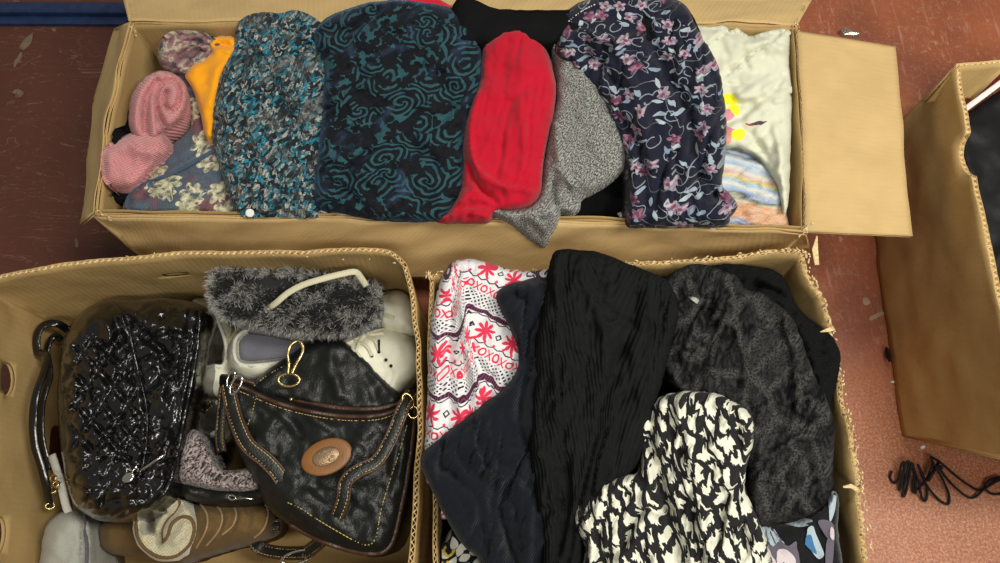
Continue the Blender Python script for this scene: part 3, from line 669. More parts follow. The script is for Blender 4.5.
# what is in the tall box: dark glossy bag over a red sheet with a pale border
S = cloth('plastic_bag', [(955, 122), (975, 108), (1000, 90), (1040, 64), (1090, 80), (1100, 200), (1080, 400), (1040, 430), (1008, 350), (985, 270), (970, 200), (955, 150)], M['plastic'], z=.14, puff=.02, ew=10, drop=.1, step=5, wr=(.003, 40, .4), rough=.005,
    label='black plastic bag inside the tall box at the right edge', cat='bag')
mb = MB(); boxm(mb, P(948, 122, .165), P(1040, 54, .165), .008, .004); o = mb.build('picture_frame', M['white_trim']); tag(o, 'pale grey strip of a frame above the black bag in the right box', 'frame')
S = cloth('red_sheet', [(945, 115), (950, 95), (1000, 62), (1040, 40), (1050, 52), (1000, 88), (955, 118)], M['redsheet'], z=.13, puff=.004, ew=5, drop=.01, step=4, wr=(.001, 30, 0), label='red sheet behind the pale frame in the right box', cat='sheet', curved=False)
def interior(lst, z, inset=.007):
    A = np.array(lst)[:, :2]; c = A.mean(0); o = []
    for i in range(len(A)):
        a = A[i-1]; b = A[i]; d = A[(i+1) % len(A)]; t = (d-a); t = t/(np.hypot(*t)+1e-9); nn = np.array([t[1], -t[0]]); nn = nn*np.sign(nn@(c-b)); o.append(b+nn*inset)
    return (np.array(o), z)
BOX['A'] = interior(back[:-1]+right[:-1]+front[:-1]+left[:-1], ZA); BOX['B'] = interior(pb[:-1]+pr[:-1]+pf[:-1]+pl_[:-1], ZB); BOX['D'] = interior(qb[:-1]+qr[:-1]+qf[:-1]+ql[:-1], ZB)
CUR[0] = 'A'
# ================================================================ clothes in the long box
S_pants = cloth('trousers', [(452, 6), (500, 9), (560, 10), (640, 8), (700, 30), (700, 224), (600, 226), (560, 225), (480, 222), (450, 150)], M['black'], z=.155, puff=.02, ew=16, drop=.14, step=6, wr=(.002, 40, .3), rough=.004,
    folds=[([(565, 180), (600, 195), (640, 205)], .006, 6), ([(620, 160), (615, 200), (605, 224)], -.006, 4), ([(470, 30), (540, 26), (600, 32)], .006, 5)],
    extra=lambda X, Y, d: .075*np.clip((70-Y)/30, 0, 1), label='black trousers lying beneath the red and grey knitwear in the long box', cat='trousers')
mb = MB(); mb.strap(on(S_pants, [(619, 213), (622, 217), (625, 222)], .003), .006, .002); mb.build('care_tag', M['white_trim'], S_pants.o)
S = cloth('sock', [(112, 112), (128, 105), (165, 118), (160, 160), (140, 196), (118, 205), (103, 192), (98, 160), (104, 130)], M['black'], z=.17, puff=.02, ew=10, drop=.1, label='black knitted sock under the pink ribbed knitwear', cat='sock')
def blossom(name, out, **kw): return cloth(name, out, M['blossom'], **kw)
S = blossom('scarf', [(163, 78), (180, 70), (210, 68), (226, 95), (240, 150), (244, 215), (175, 217), (128, 215), (124, 203), (135, 180), (163, 150), (190, 128), (186, 100), (165, 92)], z=.180, puff=.020, ew=12, drop=.14, ang=.5, crs=(.005, 26, .8),
    folds=[([(128, 200), (160, 178), (205, 150), (228, 130)], .013, 7, 's'), ([(200, 90), (205, 120), (212, 150)], -.010, 5), ([(222, 110), (228, 160), (230, 214)], -.008, 4), ([(150, 190), (185, 185), (215, 175)], .004, 8)], wr=(.0025, 22, .7),
    label='slate blue scarf with cream blossoms in the left end of the long box', cat='scarf')
mb = MB(); mb.strap(on(S, cr([(131, 213), (127, 206), (130, 196), (145, 184), (175, 172), (205, 156), (230, 140)], 8), .002), .0055, .003); mb.build('hem', M['slate'], S.o)
def spiral(cx, cy, turns, r0, r1, a0, sq=1.):
    return [(cx+(r0+(r1-r0)*t)*math.cos(a0+t*turns*6.283), cy+(r0+(r1-r0)*t)*sq*math.sin(a0+t*turns*6.283)) for t in np.linspace(0, 1, 22)]
S = cloth('scarf', [(157, 52), (160, 40), (170, 32), (186, 30), (203, 32), (216, 38), (226, 48), (224, 62), (212, 72), (190, 75), (170, 71), (160, 64)], M['mauve'], z=.195, puff=.022, ew=8, drop=.07, ang=.2,
    folds=[(spiral(191, 53, 1.1, 11, 26, 1., .62), -.010, 2.4, 'f'), ([(182, 55), (190, 49), (203, 52)], -.024, 4.5, 'f')], wr=(.001, 20, 0), step=2.6,
    label='rolled mauve and cream patterned scarf at the back left corner of the long box', cat='scarf')
S = thing('leg_warmer', 'pink ribbed leg warmer folded in a loop at the left end of the long box', 'sock', P(145, 130, .17))
cloth('cuff', [(101, 152), (112, 142), (128, 134), (146, 130), (164, 134), (170, 146), (163, 160), (148, 172), (138, 184), (122, 188), (106, 184), (101, 170)], M['pink'], z=.205, puff=.024, ew=12, drop=.06, ang=1.1, parent=S, wr=(.001, 16, 0), step=2.8,
    folds=[([(125, 136), (140, 150), (160, 152)], .007, 6, 's'), ([(130, 182), (138, 170), (150, 158)], -.005, 3), ([(110, 145), (112, 165), (108, 182)], .003, 5)])
cloth('roll', [(129, 126), (129, 106), (134, 90), (143, 78), (157, 71), (172, 73), (184, 82), (188, 96), (185, 112), (177, 124), (166, 130), (160, 138), (148, 142), (135, 138)], M['pink'], z=.20, puff=.030, ew=9, drop=.05, ang=1.45, parent=S, wr=(.0, 16, 0), rough=.002, step=2.4,
    folds=[([(166, 128), (158, 112), (157, 95), (163, 82), (174, 80), (180, 90), (178, 104), (170, 110), (164, 102), (166, 92)], -.019, 2.4, 'f'), ([(146, 138), (145, 115), (148, 95), (157, 80)], -.016, 2.6, 'f'), ([(155, 138), (153, 115), (156, 98)], .004, 3), ([(136, 130), (136, 108), (142, 90)], .003, 3)])
S = cloth('scarf', [(209, 44), (213, 38), (224, 36), (235, 38), (236, 52), (228, 72), (220, 96), (215, 125), (211, 139), (205, 134), (199, 108), (192, 88), (185, 76), (190, 66), (203, 58), (211, 52)], M['orange'], z=.205, puff=.016, ew=7, drop=.08, ang=.3, wr=(.001, 30, 0), step=2.6,
    folds=[([(212, 46), (222, 43), (234, 46)], -.008, 2.2), ([(211, 52), (222, 50), (234, 54)], .005, 2.5), ([(225, 60), (214, 80), (209, 110)], .004, 5)],
    label='bright orange scarf squeezed beside the teal speckled blouse', cat='scarf')
S_teal = cloth('blouse', [(238, 24), (248, 15), (262, 12), (280, 13), (295, 10), (312, 16), (325, 28), (331, 50), (330, 90), (328, 140), (322, 180), (320, 216), (280, 217), (240, 216), (230, 200), (222, 175), (214, 150), (211, 125), (212, 98), (218, 72), (230, 50)], M['teal'], z=.205, puff=.030, ew=15, drop=.12, wr=(.003, 17, .5), rough=.006, step=2.7, crs=(.010, 44, .5, 3.5),
    folds=[([(232, 60), (226, 100), (232, 150), (255, 200)], .010, 6), ([(250, 20), (242, 60), (240, 100)], -.010, 4), ([(290, 30), (315, 60), (322, 100)], -.009, 5), ([(245, 110), (262, 150), (295, 180)], .011, 7, 's'), ([(260, 60), (290, 90), (310, 130)], .007, 7), ([(230, 150), (245, 180), (252, 212)], -.008, 4), ([(275, 25), (268, 70), (285, 110), (290, 160)], -.007, 4)],
    label='teal, grey and black speckled crinkled blouse in the long box', cat='blouse')
mb = MB(); mb.disc(on(S_teal, [(250, 213)], .004)[0], .0055, .0055, .002, nrm=(.1, -.5, 1)); mb.build('button', M['white_trim'], S_teal.o)
S = cloth('polo_shirt', [(306, 194), (312, 190), (330, 196), (372, 210), (376, 222), (345, 222), (326, 219), (312, 212)], M['redplain'], z=.186, puff=.008, ew=5, drop=.08, step=2.6, label='red garment with white piping under the velvet top', cat='shirt')
mb = MB(); mb.strap([P(x, y, .214) for x, y in cr([(315, 189), (310, 194), (309, 201), (315, 208), (330, 213), (350, 215), (366, 216)], 6)], .0045, .003); mb.build('piping', M['white_trim'], S.o)
S = cloth('cardigan', [(405, -12), (415, -6), (436, -2), (452, 8), (448, 22), (425, 16), (408, 4)], M['redplain'], z=.20, puff=.015, ew=6, drop=.08, label='bright red cloth peeking out behind the velvet top', cat='cardigan')
S = cloth('top', [(314, 30), (330, 16), (350, 8), (372, 2), (400, 0), (430, 3), (452, 8), (470, 18), (479, 36), (482, 60), (481, 90), (473, 112), (466, 130), (463, 160), (463, 190), (452, 210), (440, 221), (400, 222), (368, 219), (340, 213), (316, 205), (314, 180), (318, 150), (322, 110), (323, 70), (316, 48)], M['velvet'], z=.222, puff=.030, ew=16, drop=.12, ang=.2, wr=(.0015, 32, 1.2), rough=.006, step=2.7, crs=(.010, 55, .9, 3.0),
    folds=[([(320, 150), (345, 165), (385, 190), (400, 215)], .008, 7, 's'), ([(322, 30), (350, 30), (380, 10)], -.008, 5), ([(420, 20), (440, 60), (470, 100)], .006, 10), ([(330, 110), (380, 120), (440, 115)], -.004, 8), ([(318, 175), (345, 190), (370, 215)], -.008, 4), ([(395, 140), (430, 160), (455, 200)], -.004, 8)],
    label='black and dark teal patterned velvet top in the long box', cat='top')
S = cloth('sweater', [(484, 45), (494, 34), (508, 26), (520, 24), (532, 32), (545, 46), (552, 66), (556, 88), (554, 110), (547, 140), (543, 165), (541, 190), (533, 203), (515, 210), (496, 212), (490, 222), (465, 223), (438, 222), (448, 210), (458, 195), (463, 170), (463, 145), (466, 120), (472, 100), (480, 80), (482, 60)], M['red'], z=.225, puff=.030, ew=11, drop=.10, ang=1.3, wr=(.0012, 26, 0), rough=.004, step=2.6, crs=(.007, 50, .25, 5),
    folds=[([(486, 60), (478, 95), (470, 130), (476, 165), (500, 185), (535, 190)], .012, 7, 's'), ([(470, 120), (466, 150), (478, 185), (500, 205)], -.011, 3), ([(445, 216), (470, 204), (495, 208)], -.006, 3), ([(450, 212), (472, 190), (480, 175)], .006, 4), ([(520, 30), (525, 100), (520, 170)], .006, 12), ([(440, 221), (465, 212), (490, 218)], .004, 2.5)],
    label='bright red ribbed sweater folded in the middle of the long box', cat='sweater')
CUR[0] = None
def over_rim(X, Y, d):
    t = np.clip((Y-214)/34, 0, 1); lo = np.clip((Y-196)/16, 0, 1)
    return np.where(Y > 190, lo*.012*(X < 575)-t*.062, 0)
OVER[0] = over_rim; CUR[0] = 'A'
S = cloth('sweater', [(546, 36), (555, 26), (568, 30), (585, 55), (602, 80), (616, 112), (626, 142), (625, 165), (612, 180), (596, 190), (582, 198), (580, 208), (572, 214), (562, 212), (559, 225), (553, 240), (546, 249), (534, 246), (520, 236), (506, 224), (492, 214), (493, 207), (512, 209), (530, 206), (540, 192), (544, 165), (550, 130), (557, 95), (553, 60)], M['melange'], z=.212, puff=.028, ew=11, drop=.016, ang=.1, crs=(.005, 30, .9), wr=(.0015, 22, .4), rough=.004, step=2.6, extra=over_rim,
    folds=[([(556, 120), (560, 160), (575, 185), (605, 182)], .010, 6, 's'), ([(556, 170), (552, 195), (560, 215)], -.009, 3), ([(562, 205), (572, 206), (578, 200)], -.006, 2), ([(520, 212), (538, 222), (548, 240)], .004, 4), ([(580, 80), (590, 120), (600, 160)], .005, 10)],
    label='grey marled knit sweater with a sleeve hanging over the front rim of the long box', cat='sweater')
S = cloth('blouse', [(551, 38), (555, 24), (568, 10), (585, 0), (610, -8), (645, -8), (672, -2), (688, 8), (698, 28), (710, 48), (719, 68), (724, 95), (727, 130), (725, 160), (722, 184), (730, 194), (738, 206), (730, 216), (726, 226), (690, 227), (650, 227), (627, 225), (628, 195), (627, 165), (620, 138), (611, 118), (600, 98), (586, 80), (570, 66), (556, 56)], M['floral'], z=.225, puff=.032, ew=14, drop=.09, wr=(.002, 28, .2), rough=.005, step=2.7, crs=(.013, 48, .15, 4.5),
    folds=[([(556, 50), (580, 30), (610, 40), (640, 35)], .010, 7, 's'), ([(600, 20), (625, 60), (640, 110), (650, 170)], .010, 8), ([(640, 10), (660, 60), (690, 120), (695, 190)], -.010, 6), ([(615, 110), (640, 150), (645, 210)], -.009, 5), ([(690, 30), (705, 80), (712, 150)], .006, 7), ([(700, 170), (715, 195), (730, 212)], -.010, 4), ([(575, 55), (600, 62), (618, 90)], -.009, 4)],
    label='dark navy blouse printed with pink and white flowers in the long box', cat='blouse')
mb = MB(); pp = on(S, cr([(554, 48), (558, 34), (568, 22), (582, 11), (596, 4)], 8), .002); stitches(mb, pp, .0009, .7, .003); mb.build('dotted_neckline', M['white_trim'], S.o)
k, spot, col, v = CREAM
def UVat(px, py): q = P(px, py, .2); return q.x, q.y
for px, py, a, b, cc, an in ((731, 97, .013, .010, (.80, .72, .02), .4), (735, 108, .010, .008, (.85, .78, .03), 0), (728, 113, .010, .012, (.62, .25, .30), .8), (733, 128, .012, .008, (.60, .22, .28), .3), (729, 133, .008, .013, (.70, .30, .22), .2), (741, 131, .009, .009, (.78, .72, .04), 0), (761, 119, .014, .0022, (.10, .05, .06), -.2), (752, 121, .006, .0015, (.35, .08, .08), .3), (737, 150, .01, .006, (.35, .4, .3), 0)):
    cx, cy = UVat(px, py); col = spot(cx, cy, a, b, cc, col, an)
M['cream'] = k.fin(col, .9, weave(k, v, 1300, .3), .1, .15)
S_str = cloth('scarf', [(708, 152), (728, 146), (745, 149), (762, 160), (776, 175), (784, 195), (787, 215), (786, 231), (750, 230), (722, 229), (706, 226)], M['stripes'], z=.188, puff=.022, ew=9, drop=.15, step=2.7, crs=(.006, 40, 1.2, 3),
    folds=[([(715, 205), (745, 198), (780, 205)], .007, 5, 's'), ([(720, 168), (750, 168), (775, 182)], -.004, 4)], wr=(.002, 20, 1.2),
    label='watercolour striped scarf in blue, yellow and orange at the right end of the long box', cat='scarf')
S = cloth('t_shirt', [(690, 34), (700, 26), (712, 27), (722, 25), (732, 30), (738, 28), (750, 36), (764, 32), (785, 29), (791, 34), (789, 60), (792, 90), (791, 130), (790, 170), (788, 205), (783, 214), (778, 190), (768, 170), (755, 156), (740, 150), (720, 148), (700, 140)], M['cream'], z=.205, puff=.024, ew=10, drop=.15, step=2.7, wr=(.002, 34, .9), rough=.005, crs=(.008, 60, 1.1, 3),
    folds=[([(725, 30), (740, 45), (765, 42), (788, 50)], .006, 5, 's'), ([(715, 60), (745, 75), (785, 72)], -.005, 7), ([(740, 100), (760, 90), (788, 105)], .005, 7), ([(735, 125), (755, 140), (775, 175)], -.006, 5), ([(770, 110), (780, 150), (783, 190)], .005, 5)],
    label='cream T-shirt with yellow and pink paint blotches at the right end of the long box', cat='shirt')
CUR[0] = 'D'
# ================================================================ clothes in the clothes box
S = cloth('garment', [(436, 290), (600, 280), (780, 262), (812, 300), (835, 420), (852, 560), (850, 620), (640, 630), (438, 620)], M['black'], z=.12, puff=.02, ew=14, drop=.11, step=9, wr=(.003, 50, .3), rough=.008,
    label='black clothes packed at the bottom of the torn clothes box', cat='garment')
S = cloth('leggings', [(426, 480), (434, 486), (442, 497), (449, 511), (443, 519), (434, 514), (428, 500)], M['fair'], z=.20, puff=.012, ew=5, drop=.05, step=2.4, label='scrap of red and white fair isle cloth below the corduroy trousers', cat='leggings')
def uvfair(UV, X, Y):
    a = np.radians(6)+np.radians(22)*(1/(1+np.exp(-(X-462-(Y-330)*.15)/3)))
    c_, s_ = np.cos(a), np.sin(a); return np.stack([UV[:, 0]*c_-UV[:, 1]*s_, UV[:, 0]*s_+UV[:, 1]*c_-.012], 1)
S = cloth('pyjama_top', [(450, 264), (460, 260), (472, 259), (492, 264), (512, 270), (532, 271), (550, 270), (556, 290), (552, 330), (540, 380), (515, 405), (480, 440), (450, 470), (430, 484), (425, 470), (425, 440), (427, 400), (429, 350), (433, 310), (441, 280)], M['fair'], z=.243, puff=.018, ew=8, drop=.05, uvf=uvfair, wr=(.0012, 26, .1), crs=(.006, 44, .2, 4), rough=.004, step=2.6,
    folds=[([(466, 268), (462, 300), (470, 350), (478, 390), (484, 430)], .009, 6, 's'), ([(452, 300), (448, 350), (450, 410)], -.007, 4), ([(470, 340), (482, 370), (500, 380)], -.006, 4), ([(436, 330), (438, 380), (434, 440)], .006, 4), ([(500, 275), (515, 300), (530, 330)], -.005, 5), ([(455, 390), (462, 420), (458, 450)], .006, 5)],
    label='white pyjama top with red fair isle pattern at the left of the clothes box', cat='pyjamas')
S = cloth('blouse', [(435, 548), (445, 538), (452, 529), (463, 534), (474, 548), (484, 562), (486, 590), (460, 596), (436, 590)], M['leafprint'], z=.19, puff=.02, ew=8, drop=.06, step=2.6, label='navy blouse with white leaves and yellow squiggles at the bottom of the clothes box', cat='blouse')
S = cloth('trousers', [(496, 296), (505, 286), (522, 281), (545, 278), (562, 300), (568, 360), (570, 440), (575, 520), (580, 590), (490, 590), (480, 560), (463, 545), (448, 522), (434, 495), (421, 465), (424, 452), (440, 438), (462, 420), (485, 402), (502, 390), (516, 372), (518, 350), (508, 325), (500, 308)], M['cord'], z=.262, puff=.028, ew=8, drop=.07, ang=.3, wr=(.002, 34, .1), rough=.006, step=2.7, crs=(.016, 52, .25, 4),
    folds=[([(480, 415), (475, 440), (482, 465), (500, 478), (512, 470)], .012, 6, 's'), ([(512, 475), (502, 500), (505, 530), (520, 570)], -.011, 4), ([(512, 478), (530, 500), (528, 540), (530, 575)], .008, 5), ([(525, 300), (528, 360), (520, 420), (535, 470)], -.009, 5), ([(430, 460), (460, 480), (478, 505), (490, 560)], -.009, 5), ([(450, 450), (475, 500), (500, 560)], .006, 6), ([(540, 480), (550, 505), (575, 508)], .005, 3)],
    label='dark navy corduroy trousers at the left of the clothes box', cat='trousers')
S = cloth('sweater', [(690, 285), (700, 270), (724, 264), (755, 266), (778, 272), (789, 286), (794, 300), (806, 316), (828, 332), (840, 352), (838, 378), (832, 405), (828, 440), (800, 440), (740, 380), (700, 330)], M['blackrib'], z=.225, puff=.026, ew=10, drop=.08, ang=.4, step=2.8, crs=(.009, 34, .9, 3), wr=(.003, 28, .8), rough=.006,
    folds=[([(750, 285), (775, 292), (795, 305)], -.010, 4), ([(745, 270), (765, 280), (788, 290)], .006, 5), ([(800, 325), (812, 350), (825, 395)], .008, 6)],
    label='black garment bulging against the right wall of the clothes box', cat='sweater')
def lacecol(S, spots): pass
S = cloth('scarf', [(655, 300), (660, 284), (680, 268), (700, 264), (722, 270), (736, 276), (748, 290), (760, 292), (772, 300), (785, 310), (797, 326), (806, 350), (818, 380), (829, 405), (835, 430), (833, 465), (832, 492), (820, 508), (800, 520), (775, 524), (755, 526), (748, 500), (745, 450), (725, 415), (690, 400), (668, 380), (662, 350), (664, 320)], M['snake'], z=.25, puff=.03, ew=13, drop=.07, wr=(.002, 30, .4), rough=.006, step=2.7, ang=.15, crs=(.012, 50, .5, 3.5),
    folds=[([(672, 310), (690, 300), (710, 302), (740, 298)], .009, 6, 's'), ([(700, 285), (725, 310), (745, 350), (760, 400)], .007, 9), ([(770, 305), (785, 345), (790, 390)], -.008, 5), ([(752, 465), (775, 452), (800, 435), (825, 440)], .010, 7, 's'), ([(750, 430), (790, 425), (830, 428)], -.005, 6), ([(668, 340), (675, 360), (690, 385)], -.006, 5), ([(790, 400), (795, 415), (810, 425)], -.008, 3)],
    label='charcoal snakeskin patterned scarf at the right of the clothes box', cat='scarf')
mb = MB(); mb.strap(on(S, [(690, 297), (694, 299), (698, 302)], .002), .006, .001); mb.build('clear_tag', M['paleins'], S.o)
def uvknit(UV, X, Y):
    xl = np.interp(Y, [250, 380, 480, 560], [588, 612, 600, 575]); a = .08+.42*np.tanh((X-xl)/14)*(X < 648)+.1
    x0, y0 = UV[:, 0]-.1, UV[:, 1]-.2; return np.stack([x0*np.cos(a)-y0*np.sin(a)*.6, x0*np.sin(a)+y0*np.cos(a)], 1)
S = cloth('sweater', [(550, 264), (553, 253), (562, 249), (578, 250), (598, 252), (622, 261), (650, 272), (668, 281), (677, 296), (679, 316), (672, 345), (664, 375), (656, 405), (648, 440), (635, 470), (608, 492), (585, 520), (580, 595), (543, 595), (540, 540), (534, 500), (528, 460), (529, 420), (532, 380), (535, 340), (542, 300)], M['blackknit'], z=.272, puff=.034, ew=12, drop=.08, uvf=uvknit, wr=(.0015, 36, 0), rough=.005, step=2.7, crs=(.010, 60, .2, 5),
    folds=[([(556, 262), (558, 310), (556, 370), (560, 430), (565, 500)], .012, 7, 's'), ([(575, 262), (600, 320), (612, 380)], .006, 6), ([(645, 280), (625, 340), (612, 380), (600, 440)], -.006, 5), ([(612, 380), (608, 430), (590, 490)], .007, 8), ([(536, 450), (548, 470), (552, 500), (540, 505)], .008, 5), ([(560, 420), (562, 470), (560, 560)], -.009, 4), ([(590, 300), (640, 330), (665, 330)], -.003, 6)],
    label='black cable knit sweater heaped in the middle of the clothes box', cat='sweater')
S = cloth('dress', [(744, 526), (765, 522), (795, 521), (815, 512), (828, 500), (834, 491), (839, 500), (838, 530), (842, 560), (843, 600), (755, 600), (748, 560)], M['printnavy'], z=.215, puff=.02, ew=8, drop=.08, step=3, wr=(.002, 26, .4),
    label='black dress printed with grey bats, bottom right of the clothes box', cat='dress')
decal(S, 'bat_wing', [[(757, 523), (770, 524), (784, 545), (783, 541), (777, 545), (772, 548), (768, 541), (760, 541), (757, 532)], [(768, 519), (790, 521), (804, 518), (813, 521), (805, 524), (809, 525), (800, 527), (790, 525)], [(828, 494), (836, 492), (835, 510), (830, 522), (829, 508)]], M['batwing'], S.o, .0014)
mb = MB()
for a, b in (((762, 524), (760, 540)), ((765, 524), (768, 541)), ((767, 524), (776, 544)), ((769, 525), (782, 541))): mb.tube(on(S, [a, ((a[0]+b[0])/2, (a[1]+b[1])/2), b], .0025), .0005, 4)
mb.build('wing_line', M['batgrey'], S.o)
decal(S, 'bat_body', [[(761, 548), (768, 543), (773, 547), (780, 541), (788, 546), (796, 541), (797, 548), (799, 556), (798, 572), (770, 572), (764, 558)], [(818, 521), (827, 520), (834, 526), (834, 545), (832, 566), (826, 568), (826, 545), (829, 532), (822, 530)]], M['batgrey'], S.o, .0022)
decal(S, 'bat_belly', [[(764, 550), (769, 549), (772, 556), (776, 562), (776, 574), (762, 574)], [(777, 552), (784, 549), (792, 554), (796, 562), (792, 574), (779, 574)], [(831, 527), (834, 530), (834, 540), (830, 536)]], M['batpink'], S.o, .003)
decal(S, 'printed_shape', [[(808, 528), (813, 526), (816, 534), (822, 548), (824, 555), (820, 559), (816, 557), (810, 549), (805, 544), (807, 534)]], M['batwing'], S.o, .0022)
decal(S, 'printed_shape', [[(806, 537), (811, 535), (814, 545), (817, 554), (812, 551), (806, 545)]], M['batblue'], S.o, .003)
S = cloth('blouse', [(572, 522), (574, 508), (584, 492), (600, 482), (622, 474), (638, 472), (641, 455), (638, 435), (643, 415), (655, 400), (672, 393), (692, 391), (715, 393), (733, 400), (748, 410), (755, 424), (754, 442), (748, 462), (745, 485), (752, 505), (762, 528), (772, 560), (776, 600), (578, 600), (583, 560), (586, 545), (578, 536)], M['ikat'], z=.275, puff=.038, ew=14, drop=.08, wr=(.0025, 26, .15), rough=.007, step=2.5, ang=-.3, crs=(.013, 46, .15, 4),
    folds=[([(655, 405), (650, 440), (660, 480), (672, 530), (690, 590)], -.016, 6), ([(675, 400), (690, 440), (700, 500), (712, 580)], .010, 9), ([(735, 410), (740, 450), (738, 500), (748, 560)], -.008, 4), ([(600, 490), (590, 510), (598, 545), (605, 590)], -.009, 5), ([(640, 480), (648, 520), (655, 580)], .006, 6), ([(576, 515), (586, 520), (600, 550)], .006, 3)],
    label='black and cream brushstroke print blouse at the front of the clothes box', cat='blouse')

CUR[0] = 'B'
# ================================================================ shoes and bags in the shoe box
# folded tan boot shafts
T = thing('boot', 'tan suede boot with cream shearling lining rolled open at the top', 'boot', P(205, 530, .03))
def shaft_ex(X, Y, d): return 0*X
sh = cloth('shaft', [(186, 506), (210, 499), (240, 497), (262, 499), (273, 506), (276, 520), (272, 534), (258, 542), (236, 547), (210, 554), (192, 560), (178, 562), (176, 530)], M['suede'], z=.075, puff=.055, ew=26, drop=.07, parent=T, wr=(.0, 30, 0), rough=.003, step=2.6,
    folds=[([(228, 498), (236, 515), (228, 535), (215, 550)], -.006, 3), ([(214, 501), (222, 518), (212, 540), (203, 553)], -.005, 3), ([(243, 499), (250, 515), (245, 530)], -.005, 3), ([(200, 504), (208, 520), (200, 545)], .003, 4), ([(262, 502), (266, 520), (256, 540)], .003, 3)])
mb = MB()
for pl in ([(200, 503), (207, 515), (206, 530), (196, 548)], [(214, 501), (222, 515), (219, 530), (206, 546)], [(229, 500), (236, 512), (233, 525), (222, 535)], [(262, 500), (268, 512), (264, 528), (254, 538)]): mb.tube(on(sh, cr(pl, 6), .001), .0013, 6)
mb.build('seam', M['seam'], T)
rl = cloth('boot_opening', [(133, 524), (138, 510), (148, 500), (161, 495), (176, 495), (183, 500), (194, 513), (198, 524), (196, 538), (188, 551), (174, 560), (158, 561), (144, 552), (135, 540)], M['shearling'], z=.12, puff=.022, ew=7, drop=.09, parent=T, wr=(0, 30, 0), rough=.003, step=2.2,
    folds=[([(160, 543), (161, 530), (166, 520), (175, 512), (180, 504)], -.020, 3.2, 'f'), ([(148, 534), (152, 517), (164, 506)], -.045, 6), ([(172, 545), (182, 532), (186, 520)], .006, 6)])
mb = MB(); mb.tube(on(rl, cr([(136, 524), (141, 511), (150, 502), (162, 497), (175, 497), (180, 503), (176, 512), (168, 520), (163, 530), (163, 542)], 6), .001), .0016, 6)
mb.tube(on(rl, cr([(163, 542), (168, 536), (172, 524), (182, 517), (191, 519), (194, 530), (189, 545), (176, 556), (160, 557), (146, 549), (138, 537), (136, 524)], 6), .001), .0022, 6); mb.build('rim_binding', M['suede'], T)
0 and decal(rl, 'lining', [[(143, 535), (144, 522), (150, 511), (160, 504), (162, 508), (158, 516), (153, 528), (150, 540)]], M['shadelining'], T, .0015)  # disabled: grey patch painting the shade inside the boot opening
T = cloth('boot', [(97, 530), (104, 521), (122, 518), (142, 520), (150, 532), (148, 548), (135, 556), (112, 554), (99, 546)], M['suede'], z=.06, puff=.035, ew=16, drop=.06, step=3, wr=(.002, 22, 0), label='tan suede boot lying half hidden beneath the patent handbag', cat='boot')
# pale shoe bottom left
T = thing('slipper', 'pale grey canvas shoe standing in the lower left corner of the shoe box', 'shoe', P(68, 540, .02))
a_ = cloth('shoe_upper', [(42, 580), (41, 552), (44, 532), (52, 518), (64, 511), (78, 510), (88, 516), (93, 530), (94, 552), (93, 580)], M['paleins'], z=.085, puff=.035, ew=16, drop=.08, parent=T, wr=(.0015, 30, 0), step=3, folds=[([(86, 514), (83, 545), (84, 578)], -.008, 2.5)])
mb = MB(); mb.tube(on(a_, cr([(84, 514), (85, 530), (87, 548), (86, 578)], 6), .001), .0022, 6); mb.build('edge_binding', M['batgrey'], T)
mb = MB(); mb.strap([P(x, y, .1) for x, y in cr([(52, 455), (60, 480), (66, 505), (72, 520)], 6)], .010, .004); mb.build('heel_tab', M['whitecanvas'], T)
o = cloth('wallet', [(24, 440), (36, 428), (46, 434), (50, 460), (42, 474), (30, 460)], M['maroon'], z=.06, puff=.008, ew=4, drop=.05, step=3, curved=False, label='dark red leather purse behind the patent handbag strap', cat='purse')
# white shoes behind
def loop3(pts, z, zf=None): return [P(x, y, z if zf is None else zf(x, y)) for x, y in cr(pts, 6, True)]
def low_shoe(name, label, out, rimpts, z, insole=None):
    T = thing(name, label, 'shoe', P(np.mean([p[0] for p in out]), np.mean([p[1] for p in out]), .01))
    cloth('sole', out, M['rubber'], z=z-.035, puff=.010, ew=5, drop=z-.045, parent=T, wr=(0, 30, 0), rough=.001, step=3.2)
    c = np.mean(out, 0); up = [tuple(c+(np.array(p)-c)*.93) for p in out]
    RP = cr(rimpts, 6, True)
    def ex(X, Y, d):
        D, _, _ = segdist(X, Y, RP, True); ins = inside(X, Y, RP); return np.where(ins, -.030*np.clip(D/5, 0, 1), .004*np.exp(-(D/4)**2))
    u = cloth('shoe_upper', up, M['whiteshoe'], z=z-.02, puff=.028, ew=14, drop=.015, parent=T, wr=(0, 30, 0), rough=.002, step=2.4, extra=ex)
    ri = [tuple(np.mean(rimpts, 0)+(np.array(p)-np.mean(rimpts, 0))*.9) for p in rimpts]
    cloth('insole', ri, insole or M['insole'], z=z-.018, puff=.003, ew=5, drop=.008, parent=T, wr=(0, 30, 0), rough=.001, step=3)
    mb = MB(); mb.tube(on(u, RP, .001), .0026, 7, True); mb.build('collar', M['whitecanvas'], T)
    return T, u
low_shoe('ballet_flat', 'white leather flat shoe with grey insole beside the patent handbag', [(186, 300), (205, 292), (222, 300), (236, 330), (238, 360), (232, 392), (215, 402), (196, 396), (188, 360)], [(190, 312), (204, 306), (216, 318), (226, 345), (222, 366), (200, 358), (190, 340)], .10)
low_shoe('ballet_flat', 'grey suede flat shoe low between the two handbags', [(186, 398), (205, 386), (224, 392), (232, 415), (226, 440), (205, 448), (188, 440)], [(192, 406), (206, 398), (220, 406), (222, 425), (206, 436), (194, 428)], .075, M['insole'])
